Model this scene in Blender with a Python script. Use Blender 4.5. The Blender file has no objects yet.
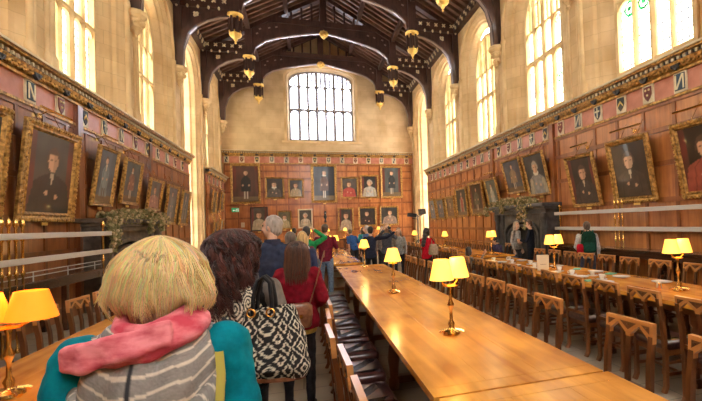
import bpy, bmesh, math, random
from mathutils import Vector, Matrix, Euler, noise
PI = math.pi
random.seed(7)
scn = bpy.context.scene
COL = scn.collection
# ------------------------------------------------------------------ helpers
class MB:
    """collects shapes into one mesh"""
    def __init__(s): s.v=[]; s.f=[]; s.m=[]; s.mi=0
    def add(s, vs, fs):
        o=len(s.v); s.v+= [tuple(q) for q in vs]; s.f+=[tuple(i+o for i in f) for f in fs]; s.m+=[s.mi]*len(fs); return s
    def box(s, x0,x1,y0,y1,z0,z1):
        vs=[(x,y,z) for x in (x0,x1) for y in (y0,y1) for z in (z0,z1)]
        return s.add(vs,[(0,1,3,2),(4,6,7,5),(0,4,5,1),(2,3,7,6),(0,2,6,4),(1,5,7,3)])
    def cbox(s, c, d, rz=0, rx=0, ry=0):
        M=Euler((rx,ry,rz)).to_matrix()
        vs=[Vector(c)+M@Vector((a*d[0]/2,b*d[1]/2,e*d[2]/2)) for a in (-1,1) for b in (-1,1) for e in (-1,1)]
        return s.add(vs,[(0,1,3,2),(4,6,7,5),(0,4,5,1),(2,3,7,6),(0,2,6,4),(1,5,7,3)])
    def rings(s, rs, caps=True, closed=False):
        n=len(rs[0]); o=[]; vs=[q for r in rs for q in r]; fs=[]
        m=len(rs)
        for i in range(m if closed else m-1):
            a=i*n; b=((i+1)%m)*n
            for j in range(n): fs.append((a+j,a+(j+1)%n,b+(j+1)%n,b+j))
        if caps and not closed:
            fs.append(tuple(reversed(range(n)))); fs.append(tuple(range((m-1)*n,m*n)))
        return s.add(vs,fs)
    def tube(s, pts, rad, n=8, caps=True, closed=False, flat=1.0):
        pts=[Vector(q) for q in pts]; rs=[]
        if not hasattr(rad,'__len__'): rad=[rad]*len(pts)
        up=None
        for i,q in enumerate(pts):
            if closed: t=pts[(i+1)%len(pts)]-pts[i-1]
            else: t=(pts[min(i+1,len(pts)-1)]-pts[max(i-1,0)])
            if t.length<1e-9: t=Vector((0,0,1))
            t.normalize()
            if up is None:
                up=Vector((0,0,1)) if abs(t.z)<.9 else Vector((1,0,0))
            a=t.cross(up)
            if a.length<1e-6: a=t.orthogonal()
            a.normalize(); b=a.cross(t).normalized(); up=b
            rs.append([q+(a*math.cos(2*PI*k/n)+b*math.sin(2*PI*k/n)*flat)*rad[i] for k in range(n)])
        return s.rings(rs,caps,closed)
    def lathe(s, prof, c=(0,0,0), n=12, M=None):
        rs=[]
        for r,z in prof:
            ring=[Vector((r*math.cos(2*PI*k/n),r*math.sin(2*PI*k/n),z)) for k in range(n)]
            if M: ring=[M@q for q in ring]
            rs.append([q+Vector(c) for q in ring])
        return s.rings(rs)
    def sweep(s, pts, w, h, side):
        """rectangular section along pts; side = constant vector of width w, h in the path plane"""
        pts=[Vector(q) for q in pts]; sd=Vector(side).normalized(); rs=[]
        for i,q in enumerate(pts):
            t=(pts[min(i+1,len(pts)-1)]-pts[max(i-1,0)]).normalized(); u=sd.cross(t).normalized()
            rs.append([q+sd*w/2+u*h/2,q-sd*w/2+u*h/2,q-sd*w/2-u*h/2,q+sd*w/2-u*h/2])
        return s.rings(rs)
    def prism(s, poly, fn, d):
        """poly 2D outline; fn(u,v,t)->xyz for t in 0..d"""
        n=len(poly); vs=[fn(u,v,0) for u,v in poly]+[fn(u,v,d) for u,v in poly]
        return s.add(vs,[tuple(range(n)),tuple(range(2*n-1,n-1,-1))]+[(i,i+n,(i+1)%n+n,(i+1)%n) for i in range(n)])
    def ball(s, c, r, n=8, m=6, M=None):
        if not hasattr(r,'__len__'): r=(r,r,r)
        rs=[]
        for i in range(m+1):
            a=PI*i/m; a=min(max(a,.02),PI-.02)
            ring=[Vector((r[0]*math.sin(a)*math.cos(2*PI*k/n),r[1]*math.sin(a)*math.sin(2*PI*k/n),-r[2]*math.cos(a))) for k in range(n)]
            if M: ring=[M@q for q in ring]
            rs.append([q+Vector(c) for q in ring])
        return s.rings(rs)
    def build(s, name, mat, parent=None, smooth=False, bevel=0, loc=None):
        me=bpy.data.meshes.new(name); me.from_pydata(s.v,[],s.f)
        bm=bmesh.new(); bm.from_mesh(me); bmesh.ops.recalc_face_normals(bm,faces=bm.faces); bm.to_mesh(me); bm.free()
        mats=mat if isinstance(mat,(list,tuple)) else [mat]
        for q in mats: me.materials.append(q)
        if len(mats)>1: me.polygons.foreach_set('material_index',s.m)
        if smooth:
            me.polygons.foreach_set('use_smooth',[True]*len(me.polygons))
            try: me.set_sharp_from_angle(angle=math.radians(48))
            except Exception: pass
        o=bpy.data.objects.new(name,me); COL.objects.link(o)
        if parent: o.parent=parent
        if loc: o.location=loc
        if bevel:
            b=o.modifiers.new('bevel','BEVEL'); b.width=bevel; b.segments=2; b.limit_method='ANGLE'
        return o
def tag(o,label=None,cat=None,group=None,kind=None):
    if label: o['label']=label
    if cat: o['category']=cat
    if group: o['group']=group
    if kind: o['kind']=kind
    return o
def empty(name,loc=(0,0,0),rz=0,label=None,cat=None,group=None,kind=None):
    o=bpy.data.objects.new(name,None); COL.objects.link(o); o.location=loc; o.rotation_euler=(0,0,rz); o.empty_display_size=.1
    return tag(o,label,cat,group,kind)
KIDS={}
def copy_tree(o,parent=None,loc=None,rz=None,label=None,group=None,sc=None):
    c=o.copy(); COL.objects.link(c)
    if parent: c.parent=parent
    for ch in [k for k in o.children]: copy_tree(ch,c)
    if loc is not None: c.location=loc
    if rz is not None: c.rotation_euler=(0,0,rz)
    if sc is not None: c.scale=(sc,sc,sc) if not hasattr(sc,'__len__') else sc
    if label: c['label']=label
    if group: c['group']=group
    return c
# ------------------------------------------------------------------ materials
def nodes(name):
    m=bpy.data.materials.new(name); m.use_nodes=True; nt=m.node_tree
    return m,nt,nt.nodes['Principled BSDF']
def ramp(nt,fac,stops):
    r=nt.nodes.new('ShaderNodeValToRGB'); cr=r.color_ramp
    while len(cr.elements)<len(stops): cr.elements.new(.5)
    for e,(p,c) in zip(cr.elements,stops): e.position=p; e.color=(*c,1)
    nt.links.new(fac,r.inputs[0]); return r.outputs[0]
def coords(nt,scale=(1,1,1),rot=(0,0,0),kind='Object'):
    t=nt.nodes.new('ShaderNodeTexCoord'); mp=nt.nodes.new('ShaderNodeMapping'); nt.links.new(t.outputs[kind],mp.inputs[0])
    mp.inputs['Scale'].default_value=scale; mp.inputs['Rotation'].default_value=rot; return mp.outputs[0]
def bump(nt,b,h,dist=.01,st=.5):
    n=nt.nodes.new('ShaderNodeBump'); n.inputs['Distance'].default_value=dist; n.inputs['Strength'].default_value=st
    nt.links.new(h,n.inputs['Height']); nt.links.new(n.outputs[0],b.inputs['Normal'])
def noisy(name,c1,c2,scale=(3,3,3),rough=.6,metal=0,bmp=0,detail=4,coat=0,spec=None,pos=(.35,.65)):
    m,nt,b=nodes(name); v=coords(nt,scale)
    n=nt.nodes.new('ShaderNodeTexNoise'); n.inputs['Scale'].default_value=1; n.inputs['Detail'].default_value=detail
    nt.links.new(v,n.inputs[0]); nt.links.new(ramp(nt,n.outputs[0],[(pos[0],c1),(pos[1],c2)]),b.inputs['Base Color'])
    b.inputs['Roughness'].default_value=rough; b.inputs['Metallic'].default_value=metal; b.inputs['Coat Weight'].default_value=coat
    if spec is not None: b.inputs['Specular IOR Level'].default_value=spec
    if bmp: bump(nt,b,n.outputs[0],bmp,.6)
    return m
def stone_mat(name,c1,c2,c3,axes):
    """ashlar: brick courses with faint joints. axes = rotation bringing the wall into the brick XY plane"""
    m,nt,b=nodes(name); v=coords(nt,(1,1,1))
    sep=nt.nodes.new('ShaderNodeSeparateXYZ'); nt.links.new(v,sep.inputs[0]); cmb=nt.nodes.new('ShaderNodeCombineXYZ')
    nt.links.new(sep.outputs[axes[0]],cmb.inputs[0]); nt.links.new(sep.outputs[axes[1]],cmb.inputs[1])
    br=nt.nodes.new('ShaderNodeTexBrick'); nt.links.new(cmb.outputs[0],br.inputs[0])
    br.inputs['Scale'].default_value=1; br.inputs['Brick Width'].default_value=.85; br.inputs['Row Height'].default_value=.38
    br.inputs['Mortar Size'].default_value=.006; br.inputs['Mortar Smooth'].default_value=.6
    br.inputs['Color1'].default_value=(*c1,1); br.inputs['Color2'].default_value=(*c2,1); br.inputs['Mortar'].default_value=(*c3,1)
    n=nt.nodes.new('ShaderNodeTexNoise'); n.inputs['Scale'].default_value=.9; n.inputs['Detail'].default_value=8; nt.links.new(v,n.inputs[0])
    mx=nt.nodes.new('ShaderNodeMix'); mx.data_type='RGBA'; mx.blend_type='MULTIPLY'; mx.inputs[0].default_value=.75
    nt.links.new(br.outputs[0],mx.inputs[6]); nt.links.new(ramp(nt,n.outputs[0],[(.3,(.66,.55,.42)),(.6,(1,1,1))]),mx.inputs[7])
    nt.links.new(mx.outputs[2],b.inputs['Base Color']); b.inputs['Roughness'].default_value=.75
    bump(nt,b,n.outputs[0],.02,.4); return m
def wood_mat(name,c1,c2,axis='z',rough=.32,coat=.3,scale=1.0,fig=1):
    m,nt,b=nodes(name); s=[9*scale]*3; s['xyz'.index(axis)]=.9*scale; v=coords(nt,s)
    n=nt.nodes.new('ShaderNodeTexNoise'); n.inputs['Scale'].default_value=1.2; n.inputs['Detail'].default_value=6; n.inputs['Distortion'].default_value=.6
    nt.links.new(v,n.inputs[0])
    n2=nt.nodes.new('ShaderNodeTexNoise'); n2.inputs['Scale'].default_value=1.7; n2.inputs['Detail'].default_value=3; nt.links.new(coords(nt),n2.inputs[0])
    mx=nt.nodes.new('ShaderNodeMath'); mx.operation='ADD'; nt.links.new(n.outputs[0],mx.inputs[0]); nt.links.new(n2.outputs[0],mx.inputs[1])
    h=nt.nodes.new('ShaderNodeMath'); h.operation='MULTIPLY'; h.inputs[1].default_value=.5; nt.links.new(mx.outputs[0],h.inputs[0])
    nt.links.new(ramp(nt,h.outputs[0],[(.36,c1),(.64,c2)]),b.inputs['Base Color'])
    b.inputs['Roughness'].default_value=rough; b.inputs['Coat Weight'].default_value=coat; b.inputs['Coat Roughness'].default_value=.15
    bump(nt,b,n.outputs[0],.003,.3); return m
def plain(name,c,rough=.5,metal=0,em=0,emc=None,spec=None,sheen=0,coat=0):
    m,nt,b=nodes(name); b.inputs['Base Color'].default_value=(*c,1); b.inputs['Roughness'].default_value=rough; b.inputs['Metallic'].default_value=metal
    if em: b.inputs['Emission Color'].default_value=(*(emc or c),1); b.inputs['Emission Strength'].default_value=em
    if spec is not None: b.inputs['Specular IOR Level'].default_value=spec
    if sheen: b.inputs['Sheen Weight'].default_value=sheen
    b.inputs['Coat Weight'].default_value=coat
    return m
M={}
M['stone_side']=stone_mat('stone_side',(.84,.63,.36),(.76,.55,.30),(.62,.44,.24),(1,2))
M['stone_end']=stone_mat('stone_end',(.82,.64,.40),(.75,.57,.34),(.62,.47,.28),(0,2))
M['stone_trim']=noisy('stone_trim',(.66,.45,.22),(.86,.66,.38),(1.5,1.5,1.5),.7,bmp=.01,detail=8)
M['stone_white']=noisy('stone_white',(.82,.68,.48),(.93,.82,.64),(1.5,1.5,1.5),.7,bmp=.01)
M['floor']=stone_mat('floor_stone',(.33,.27,.20),(.25,.205,.155),(.12,.10,.075),(0,1))
M['panel']=wood_mat('oak_panel',(.20,.058,.016),(.40,.135,.036),'z',.34,.3)
M['panel_in']=wood_mat('oak_panel_field',(.34,.105,.028),(.64,.25,.072),'z',.3,.35)
M['panelL']=wood_mat('shaded_left_oak_panel',(.13,.038,.012),(.30,.10,.028),'z',.3,.45)  # darker than the other panels: shade on the left wall put into colour
M['panel_inL']=wood_mat('shaded_left_oak_panel_field',(.20,.06,.018),(.42,.15,.045),'z',.28,.5)
M['frieze']=noisy('frieze_red',(.46,.16,.10),(.60,.25,.17),(4,4,4),.36)
M['gold']=noisy('gilt',(.20,.10,.022),(.72,.42,.12),(14,14,14),.4,.45,.01)
M['gilt']=plain('gilt_bright',(.95,.66,.2),.35,.5)
M['black']=noisy('black_paint',(.012,.012,.014),(.04,.04,.045),(10,10,10),.5)
M['cream']=noisy('cream_paint',(.66,.56,.38),(.8,.7,.5),(6,6,6),.5)
M['roof']=wood_mat('roof_oak',(.10,.05,.036),(.22,.12,.08),'x',.5,.15)
M['roofd']=wood_mat('roof_oak_dark',(.045,.021,.018),(.11,.055,.045),'z',.42,.25)
M['roofl']=plain('roof_oak_painted_shine',(.42,.33,.3),.22,0,coat=.6)  # pale tone paints in the daylight shine along the arch edges
M['brass']=plain('brass',(.86,.56,.18),.22,1)
M['steel']=plain('pale_rail',(.62,.60,.58),.4,.2)
def glass_mat(name,base,tint,amt,scale=(5,5,5)):
    m=bpy.data.materials.new(name); m.use_nodes=True; nt=m.node_tree; nt.nodes.clear()
    o=nt.nodes.new('ShaderNodeOutputMaterial'); t=nt.nodes.new('ShaderNodeBsdfTransparent'); g=nt.nodes.new('ShaderNodeBsdfGlossy'); g.inputs['Roughness'].default_value=.15
    v=coords(nt,(1,1,1)); sep=nt.nodes.new('ShaderNodeSeparateXYZ'); nt.links.new(v,sep.inputs[0])
    ad=nt.nodes.new('ShaderNodeMath'); ad.operation='ADD'; nt.links.new(sep.outputs[0],ad.inputs[0]); nt.links.new(sep.outputs[1],ad.inputs[1])
    cm=nt.nodes.new('ShaderNodeCombineXYZ'); nt.links.new(ad.outputs[0],cm.inputs[0]); nt.links.new(sep.outputs[2],cm.inputs[1])
    br=nt.nodes.new('ShaderNodeTexBrick'); br.offset=0; nt.links.new(cm.outputs[0],br.inputs[0]); br.inputs['Scale'].default_value=1
    br.inputs['Brick Width'].default_value=.16; br.inputs['Row Height'].default_value=.2; br.inputs['Mortar Size'].default_value=.014; br.inputs['Mortar Smooth'].default_value=.1
    br.inputs['Color1'].default_value=(*base,1); br.inputs['Color2'].default_value=(*tint,1); br.inputs['Mortar'].default_value=(.02,.02,.025,1); br.inputs['Bias'].default_value=0
    nt.links.new(br.outputs[0],t.inputs[0])
    mx=nt.nodes.new('ShaderNodeMixShader'); mx.inputs[0].default_value=amt; nt.links.new(t.outputs[0],mx.inputs[1]); nt.links.new(g.outputs[0],mx.inputs[2]); nt.links.new(mx.outputs[0],o.inputs[0])
    return m
M['glassc']=glass_mat('clear_leaded_glass',(1,1,1),(.95,.97,1),.03)
M['glass']=glass_mat('old_leaded_glass',(.52,.49,.38),(.34,.37,.27),.05)
M['glasse']=glass_mat('pale_leaded_glass',(.56,.58,.68),(.44,.47,.60),.05)
def stain(name,c):
    m=bpy.data.materials.new(name); m.use_nodes=True; nt=m.node_tree; nt.nodes.clear()
    o=nt.nodes.new('ShaderNodeOutputMaterial'); t=nt.nodes.new('ShaderNodeBsdfTransparent'); t.inputs[0].default_value=(*c,1); nt.links.new(t.outputs[0],o.inputs[0]); return m
M['gr']=stain('stained_green',(.02,.22,.07)); M['rd']=stain('stained_red',(.5,.02,.015)); M['bl']=stain('stained_blue',(.04,.09,.35)); M['yl']=stain('stained_yellow',(.7,.5,.12))
def attr_mat(name,rough=.5,att='Col',coat=0,bmp=0,sheen=0):
    m,nt,b=nodes(name); a=nt.nodes.new('ShaderNodeAttribute'); a.attribute_name=att; nt.links.new(a.outputs[0],b.inputs['Base Color'])
    b.inputs['Roughness'].default_value=rough; b.inputs['Coat Weight'].default_value=coat; b.inputs['Sheen Weight'].default_value=sheen
    if bmp:
        n=nt.nodes.new('ShaderNodeTexNoise'); n.inputs['Scale'].default_value=120; nt.links.new(coords(nt),n.inputs[0]); bump(nt,b,n.outputs[0],bmp,.5)
    return m
M['canvas']=attr_mat('oil_painting',.34,coat=.2)
# ------------------------------------------------------------------ camera, world
CX,CZ=-1.214,1.7
cd=bpy.data.cameras.new('camera'); cam=bpy.data.objects.new('camera',cd); COL.objects.link(cam); scn.camera=cam
yaw,pit,rol=[math.radians(q) for q in (16.664,1.096,1.925)]
fw=Vector((math.sin(yaw)*math.cos(pit),math.cos(yaw)*math.cos(pit),math.sin(pit))); rt=Vector((math.cos(yaw),-math.sin(yaw),0)); up=rt.cross(fw)
r2=rt*math.cos(rol)-up*math.sin(rol); u2=up*math.cos(rol)+rt*math.sin(rol)
cam.matrix_world=Matrix(((r2.x,u2.x,-fw.x,CX),(r2.y,u2.y,-fw.y,0),(r2.z,u2.z,-fw.z,CZ),(0,0,0,1)))
cd.sensor_width=36; cd.lens=36*413.6/702; cd.shift_x=-78.03/702; cd.shift_y=13.6/702; cd.clip_start=.05; cd.clip_end=200
w=bpy.data.worlds.new('world'); scn.world=w; w.use_nodes=True; nt=w.node_tree; bg=nt.nodes['Background']
WCOL=(1.0,.97,.92); bg.inputs[0].default_value=(*WCOL,1); bg.inputs[1].default_value=13.5
vs=scn.view_settings; vs.view_transform='Standard'; vs.look='None'; vs.gamma=1; vs.use_curve_mapping=False; vs.exposure=0.52
scn.cycles.use_denoising=True; scn.cycles.max_bounces=8; scn.cycles.transparent_max_bounces=12; scn.cycles.sample_clamp_indirect=6; scn.cycles.use_adaptive_sampling=True
# ------------------------------------------------------------------ people
M['skin']=noisy('skin',(.60,.34,.23),(.72,.44,.31),(20,20,20),.5)
M['hairm']=attr_mat('hair',.38,sheen=.2)
M['eye']=plain('eye_dark',(.03,.02,.015),.2); M['lip']=plain('lips',(.5,.18,.15),.5)
M['leatherb']=noisy('tan_leather',(.13,.042,.018),(.26,.10,.045),(25,25,25),.4,coat=.2)
M['jeans']=noisy('denim',(.10,.15,.24),(.20,.27,.38),(30,30,30),.8)
CL={}
def cloth(c,rough=.8):
    if c not in CL: CL[c]=noisy('cloth_%d'%len(CL),tuple(q*.62 for q in c),tuple(min(1,q*1.0) for q in c),(22,22,22),rough,bmp=.0015,spec=.15)
    if 0: CL[c]=noisy('cloth_%d'%len(CL),tuple(q*.82 for q in c),tuple(min(1,q*1.15) for q in c),(22,22,22),rough,bmp=.0015,sheen=0) if False else noisy('cloth_%d'%len(CL),tuple(q*.82 for q in c),tuple(min(1,q*1.15) for q in c),(22,22,22),rough,bmp=.0015)
    return CL[c]
def fuse(mb,name,mat,parent,vox,smooth_it=2,fold=0,seed=0,extra=None):
    o=mb.build(name,mat,None); m=o.modifiers.new('r','REMESH'); m.mode='VOXEL'; m.voxel_size=vox; m.use_smooth_shade=True
    if smooth_it: s=o.modifiers.new('s','SMOOTH'); s.iterations=smooth_it; s.factor=.5
    dg=bpy.context.evaluated_depsgraph_get(); me=bpy.data.meshes.new_from_object(o.evaluated_get(dg)); o.modifiers.clear(); o.data=me
    if fold:
        for v in me.vertices:
            c=v.co; a=noise.noise(Vector((c.x*9+seed,c.y*9,c.z*16+c.x*8)))+.5*noise.noise(Vector((c.x*24,c.y*24+seed,c.z*30)))
            v.co=c+v.normal*(a*fold)
    if extra:     # join shapes that stay sharp (hands)
        b=bmesh.new(); b.from_mesh(me); k=len(b.verts); t=bpy.data.meshes.new('t'); t.from_pydata(extra.v,[],extra.f); b.from_mesh(t); bmesh.ops.recalc_face_normals(b,faces=b.faces); b.to_mesh(me); b.free(); bpy.data.meshes.remove(t)
    me.materials.clear(); me.materials.append(mat)
    me.polygons.foreach_set('use_smooth',[True]*len(me.polygons)); me.update()
    o.parent=parent; return o
def limb(mb,pts,rad,n=10): 
    # round ended tapered limb
    mb.tube(pts,rad,n)
    for p,r in zip(pts,rad): mb.ball(p,r*.99,n,6)
def hand_mb(mb,w,d,pn,side,k=1,curl=.5):
    """five-fingered hand from wrist w along d, palm facing pn"""
    w=Vector(w); d=Vector(d).normalized(); pn=(Vector(pn)-d*Vector(pn).dot(d)).normalized(); a=d.cross(pn).normalized()*side
    rs=[]
    for t,hw,th in ((-.02,.024,.02),(.02,.03,.018),(.05,.04,.015),(.085,.042,.013),(.095,.038,.011)):
        c=w+d*t*k; rs.append([c+a*hw*k*math.cos(q)+pn*th*k*math.sin(q) for q in [2*PI*i/10 for i in range(10)]])
    mb.rings(rs)
    for i,(off,L) in enumerate(((.031,.068),(.011,.076),(-.010,.071),(-.030,.056))):
        p=w+(d*.088+a*off)*k; dd=d+a*off*1.2; pts=[p-d*.01*k]; ang=0
        for j,s in enumerate((.42,.33,.27)):
            ang+=curl*(.5+.35*j); v=(dd.normalized()*math.cos(ang)+pn*math.sin(ang)); p=p+v*L*s*k; pts.append(p)
        mb.tube(pts,[.0095*k,.009*k,.008*k,.0055*k],7)
    p=w+(d*.03+a*.028)*k; v=(d*.75+a*.62+pn*.25*curl*2).normalized(); p2=p+v*.035*k; v2=(d*.9+a*.25+pn*.5*curl).normalized()
    mb.tube([p,p2,p2+v2*.03*k,p2+v2*.052*k],[.013*k,.011*k,.0095*k,.006*k],7)
def hair_cap(hc,k,style,rnd):
    """solid hair volume"""
    mb=MB(); x,y,z=hc
    mb.ball((x,y-.018*k,z+.022*k),(.086*k,.1*k,.104*k),14,10)
    if style=='bobbed': mb.ball((x,y-.04*k,z-.02*k),(.088*k,.075*k,.085*k),12,8)
    elif style in('long','bob','curlylong'):
        L={'long':.34,'bob':.14,'curlylong':.36}[style]; ww={'long':.085,'bob':.1,'curlylong':.12}[style]
        for i in range(5):
            t=i/4; mb.ball((x,y-(.045+.02*t)*k,z-(.02+L*t)*k),(ww*k*(1-.25*t if style!='bob' else 1),.055*k*(1-.2*t),.075*k),12,7)
        for s in (-1,1): mb.ball((x+s*.07*k,y-.0*k,z-.05*k),(.035*k,.05*k,.1*k),10,6)
    elif style=='bun': mb.ball((x,y-.11*k,z+.05*k),.05*k,10,6)
    else: mb.ball((x,y-.045*k,z-.03*k),(.078*k,.06*k,.07*k),12,7)
    return mb
def colour_hair(o,c,seed,var=.35):
    me=o.data; ca=me.color_attributes.new('Col','FLOAT_COLOR','POINT')
    for i,v in enumerate(me.vertices):
        a=1+var*2*noise.noise(Vector((v.co.x*60+seed,v.co.y*60,v.co.z*9))); ca.data[i].color=(*[max(.004,q*a) for q in c],1)
PC=[0]
def person(label,x,y,rz,h=1.7,top=(.1,.1,.12),legs=(.05,.05,.06),hair=(.06,.035,.02),style='short',sleeve='long',
           arms=None,turn=0,tilt=0,seated=False,bulk=1.0,female=False,near=False,hem=.86,z0=0,bald=0,shoe=(.03,.025,.02),lean=0,drop=0,strands=None,collar=None,stance=.1,hat=None,loc_off=None):
    PC[0]+=1; k=h/1.75; root=empty('person',(x,y,z0),rz,label,'person'); sd=PC[0]*3.7; rnd=random.Random(PC[0])
    sw=.165 if female else .19
    V=lambda a,b,c: Vector((a*k,b*k,c*k))
    base=Vector((0,0,0))
    if seated: dz=-.42
    else: dz=0
    def U_(p): # upper body transform: lean forward about pelvis, drop for sitting
        q=Vector(p); q=q-V(0,0,.95); q=Euler((-lean,0,0)).to_matrix()@q; return q+V(0,0,.95+dz)
    pel=U_(V(0,0,.95)); nk=U_(V(0,-.01,1.47)); hc=U_(V(0,.025+drop*.6,1.63-drop))
    sh=[U_(V(s*sw,-.005,1.40)) for s in (-1,1)]
    A=[]
    for i,s in enumerate((-1,1)):
        if arms and arms[i]: e,w=[Vector(q)*k+Vector((0,0,dz*k)) for q in arms[i]]
        else: e,w=U_(V(s*(sw+.055),-.03,1.12)),U_(V(s*(sw+.06),.05,.88))
        A.append((sh[i],e,w))
    if seated:
        Lg=[(V(s*.09,0,.92)+Vector((0,0,dz*k)),V(s*.12,.42,.50),V(s*.12,.40,.09)) for s in (-1,1)]
    else: Lg=[(V(s*.09,0,.9),V(s*(stance+.01),.015,.5),V(s*(stance+.01),-.02,.09)) for s in (-1,1)]
    vox=.017 if not near else .0105
    # body
    b=MB()
    def tor(b,rings,m=16):
        rs=[]
        for z,rx,ry,yo in rings: rs.append([U_(V(rx*math.cos(2*PI*i/m),ry*math.sin(2*PI*i/m)+yo,z)) for i in range(m)])
        b.rings(rs)
    tor(b,[(.86,.12,.09,0),(.98,.14,.10,0),(1.08,.12,.085,0),(1.25,.145,.095,0),(1.38,.14,.08,-.005),(1.44,.09,.06,-.01)])
    limb(b,[nk-V(0,0,.07),nk+V(0,.005,.02),hc-V(0,.02,.04)],[.058*k,.052*k,.05*k])
    R=Euler((tilt,0,turn)).to_matrix()
    def H(a,bb,c): return hc+R@V(a,bb,c)
    def hball(p,r,n=14,m=10): b.ball(H(*p),tuple(q*k for q in r),n,m,R)
    hball((0,-.01,.02),(.075,.093,.098)); hball((0,.025,-.04),(.058,.065,.075)); hball((0,.05,-.085),(.03,.03,.026),10,6)
    b.tube([H(0,.088,.012),H(0,.103,-.012),H(0,.108,-.03),H(0,.09,-.04)],[.009*k,.011*k,.014*k,.01*k],8)
    for s in (-1,1): b.ball(H(s*.076,-.005,-.01),(.012*k,.02*k,.032*k),8,6,R); hball((s*.035,.068,-.03),(.022,.018,.022),8,6)
    hball((0,.078,.038),(.055,.016,.01),10,6)
    for (s_,e,w) in A: limb(b,[s_,(s_+e)/2,e,(e*.6+w*.4),w],[.044*k,.042*k,.034*k,.036*k,.024*k])
    for (hp,kn,an) in Lg: limb(b,[hp,(hp+kn)/2,kn,(kn*.7+an*.3),an],[.075*k,.065*k,.047*k,.048*k,.033*k])
    hm=MB()
    for i,(s_,e,w) in enumerate(A):
        s=(-1,1)[i]; d=(w-e).normalized()
        pn=Vector((-s,0,0)) if abs(d.x)<.7 else Vector((0,0,-1))
        hand_mb(hm,w+d*.015*k,d,pn,(1 if s<0 else -1),k,.45)
    body=fuse(b,'body',M['skin'],root,vox,2,extra=hm)
    ey=MB()
    for s in (-1,1): ey.ball(H(s*.031,.083,.014),(.011*k,.007*k,.007*k),8,5,R)
    ey.build('eyes',M['eye'],body,smooth=True)
    lp=MB(); lp.ball(H(0,.088,-.058),(.021*k,.006*k,.006*k),8,5,R); lp.build('lips',M['lip'],body,smooth=True)
    # clothes
    t=MB(); B=bulk; hz=hem
    if seated: hz=.9
    if female: rg=[(hz,.165*B,.125*B,-.0),(.98,.165*B,.12*B,0),(1.08,.135*B,.105*B,0),(1.22,.155*B,.118*B,.01),(1.33,.16*B,.11*B,0),(1.41,.145*B,.088*B,-.005),(1.455,.085*B,.07*B,-.01),(1.475,.062,.06,-.008)]
    else: rg=[(hz,.168*B,.12*B,0),(1.0,.165*B,.118*B,0),(1.1,.16*B,.115*B,0),(1.25,.182*B,.122*B,0),(1.35,.19*B,.11*B,-.003),(1.42,.16*B,.088*B,-.008),(1.46,.095*B,.072*B,-.01),(1.48,.066,.062,-.008)]
    tor(t,rg,20)
    for (s_,e,w) in A:
        if sleeve=='long': limb(t,[s_,(s_+e)/2,e,(e*.5+w*.5),w-(w-e).normalized()*.01],[.062*k*B,.056*k*B,.05*k*B,.045*k*B,.036*k*B])
        elif sleeve=='short': limb(t,[s_,(s_*.5+e*.5),e*.85+s_*.15],[.062*k*B,.058*k*B,.052*k*B])
        else: limb(t,[s_,s_*.85+e*.15],[.055*k,.05*k])
    fuse(t,{'long':'jacket','short':'shirt'}.get(sleeve,'top'),cloth(top),root,vox,2,.006*B if not near else .008*B,sd)
    if collar:
        c=MB(); 
        rs=[]
        for z,r_,yo in ((1.44,.085,-.01),(1.49,.075,-.012),(1.505,.07,-.012),(1.5,.062,-.01),(1.45,.06,-.01)):
            rs.append([U_(V(r_*math.cos(2*PI*i/16)*1.05,r_*math.sin(2*PI*i/16)+yo,z)) for i in range(16)])
        c.rings(rs,caps=False); c.build('collar',cloth(collar),root,smooth=True)
    t=MB()
    def raw(b,rings,m=16):
        rs=[]
        for z,rx,ry,yo in rings: rs.append([V(rx*math.cos(2*PI*i/m),ry*math.sin(2*PI*i/m)+yo,z+dz) for i in range(m)])
        b.rings(rs)
    raw(t,[(.83,.13,.1,0),(.88,.155,.115,0),(1.0,.145,.105,0),(1.04,.14,.1,0)])
    fit=.85 if female else 1
    for (hp,kn,an) in Lg: limb(t,[hp,(hp+kn)/2,kn,(kn*.6+an*.4),an+V(0,0,.0)],[.095*k*fit,.085*k*fit,.066*k*fit,.064*k*fit,.052*k*fit])
    fuse(t,'trousers',cloth(legs) if legs!='jeans' else M['jeans'],root,vox,2,.005,sd+3)
    for (hp,kn,an) in Lg:
        s=MB(); a=Vector(an); 
        rs=[]
        for yy,ww,hh in ((-.07,.03,.05),(-.05,.04,.075),(.0,.042,.085),(.06,.044,.06),(.13,.045,.045),(.17,.036,.035),(.185,.018,.02)):
            rs.append([Vector((a.x,a.y,0))+V(ww*math.cos(2*PI*i/12),yy,max(0,hh*.5+hh*.5*math.sin(2*PI*i/12))) for i in range(12)])
        s.rings(rs); s.build('shoe',cloth(shoe),root,smooth=True)
    # hair
    if hat:
        c=MB(); c.ball(H(0,-.012,.035),(.09*k,.108*k,.1*k),14,8,R); c.tube([H(-.06,.09,.03),H(0,.14,.025),H(.06,.09,.03)],[.02*k,.03*k,.02*k],6,flat=.3); fuse(c,'cap',cloth(hat),root,.009,1)
    hcap=MB(); src=hair_cap((0,0,0),k,style,rnd)
    pts=[hc+R@Vector(v) for v in src.v]; hcap.add(pts,src.f)
    ho=fuse(hcap,'hair',M['hairm'],root,.012,1)
    me=ho.data; Ri=R.inverted()
    # keep the face clear: push hair verts in front of the hairline back inside the skull
    for v in me.vertices:
        q=Ri@(v.co-hc)/k
        if q.y>.035+max(0,q.z-.06)*.9 : 
            q.y=.03+ (q.y-.035)*.25+max(0,q.z-.06)*.6; q.x*=.9; v.co=hc+R@(q*k)
        a=noise.noise(Vector((v.co.x*70+sd,v.co.y*70,v.co.z*(25 if style!='long' else 8)))); v.co=v.co+v.normal*a*.006*k
    colour_hair(ho,hair,sd)
    root['hc']=0; del root['hc']
    return root,hc,k,R
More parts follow.
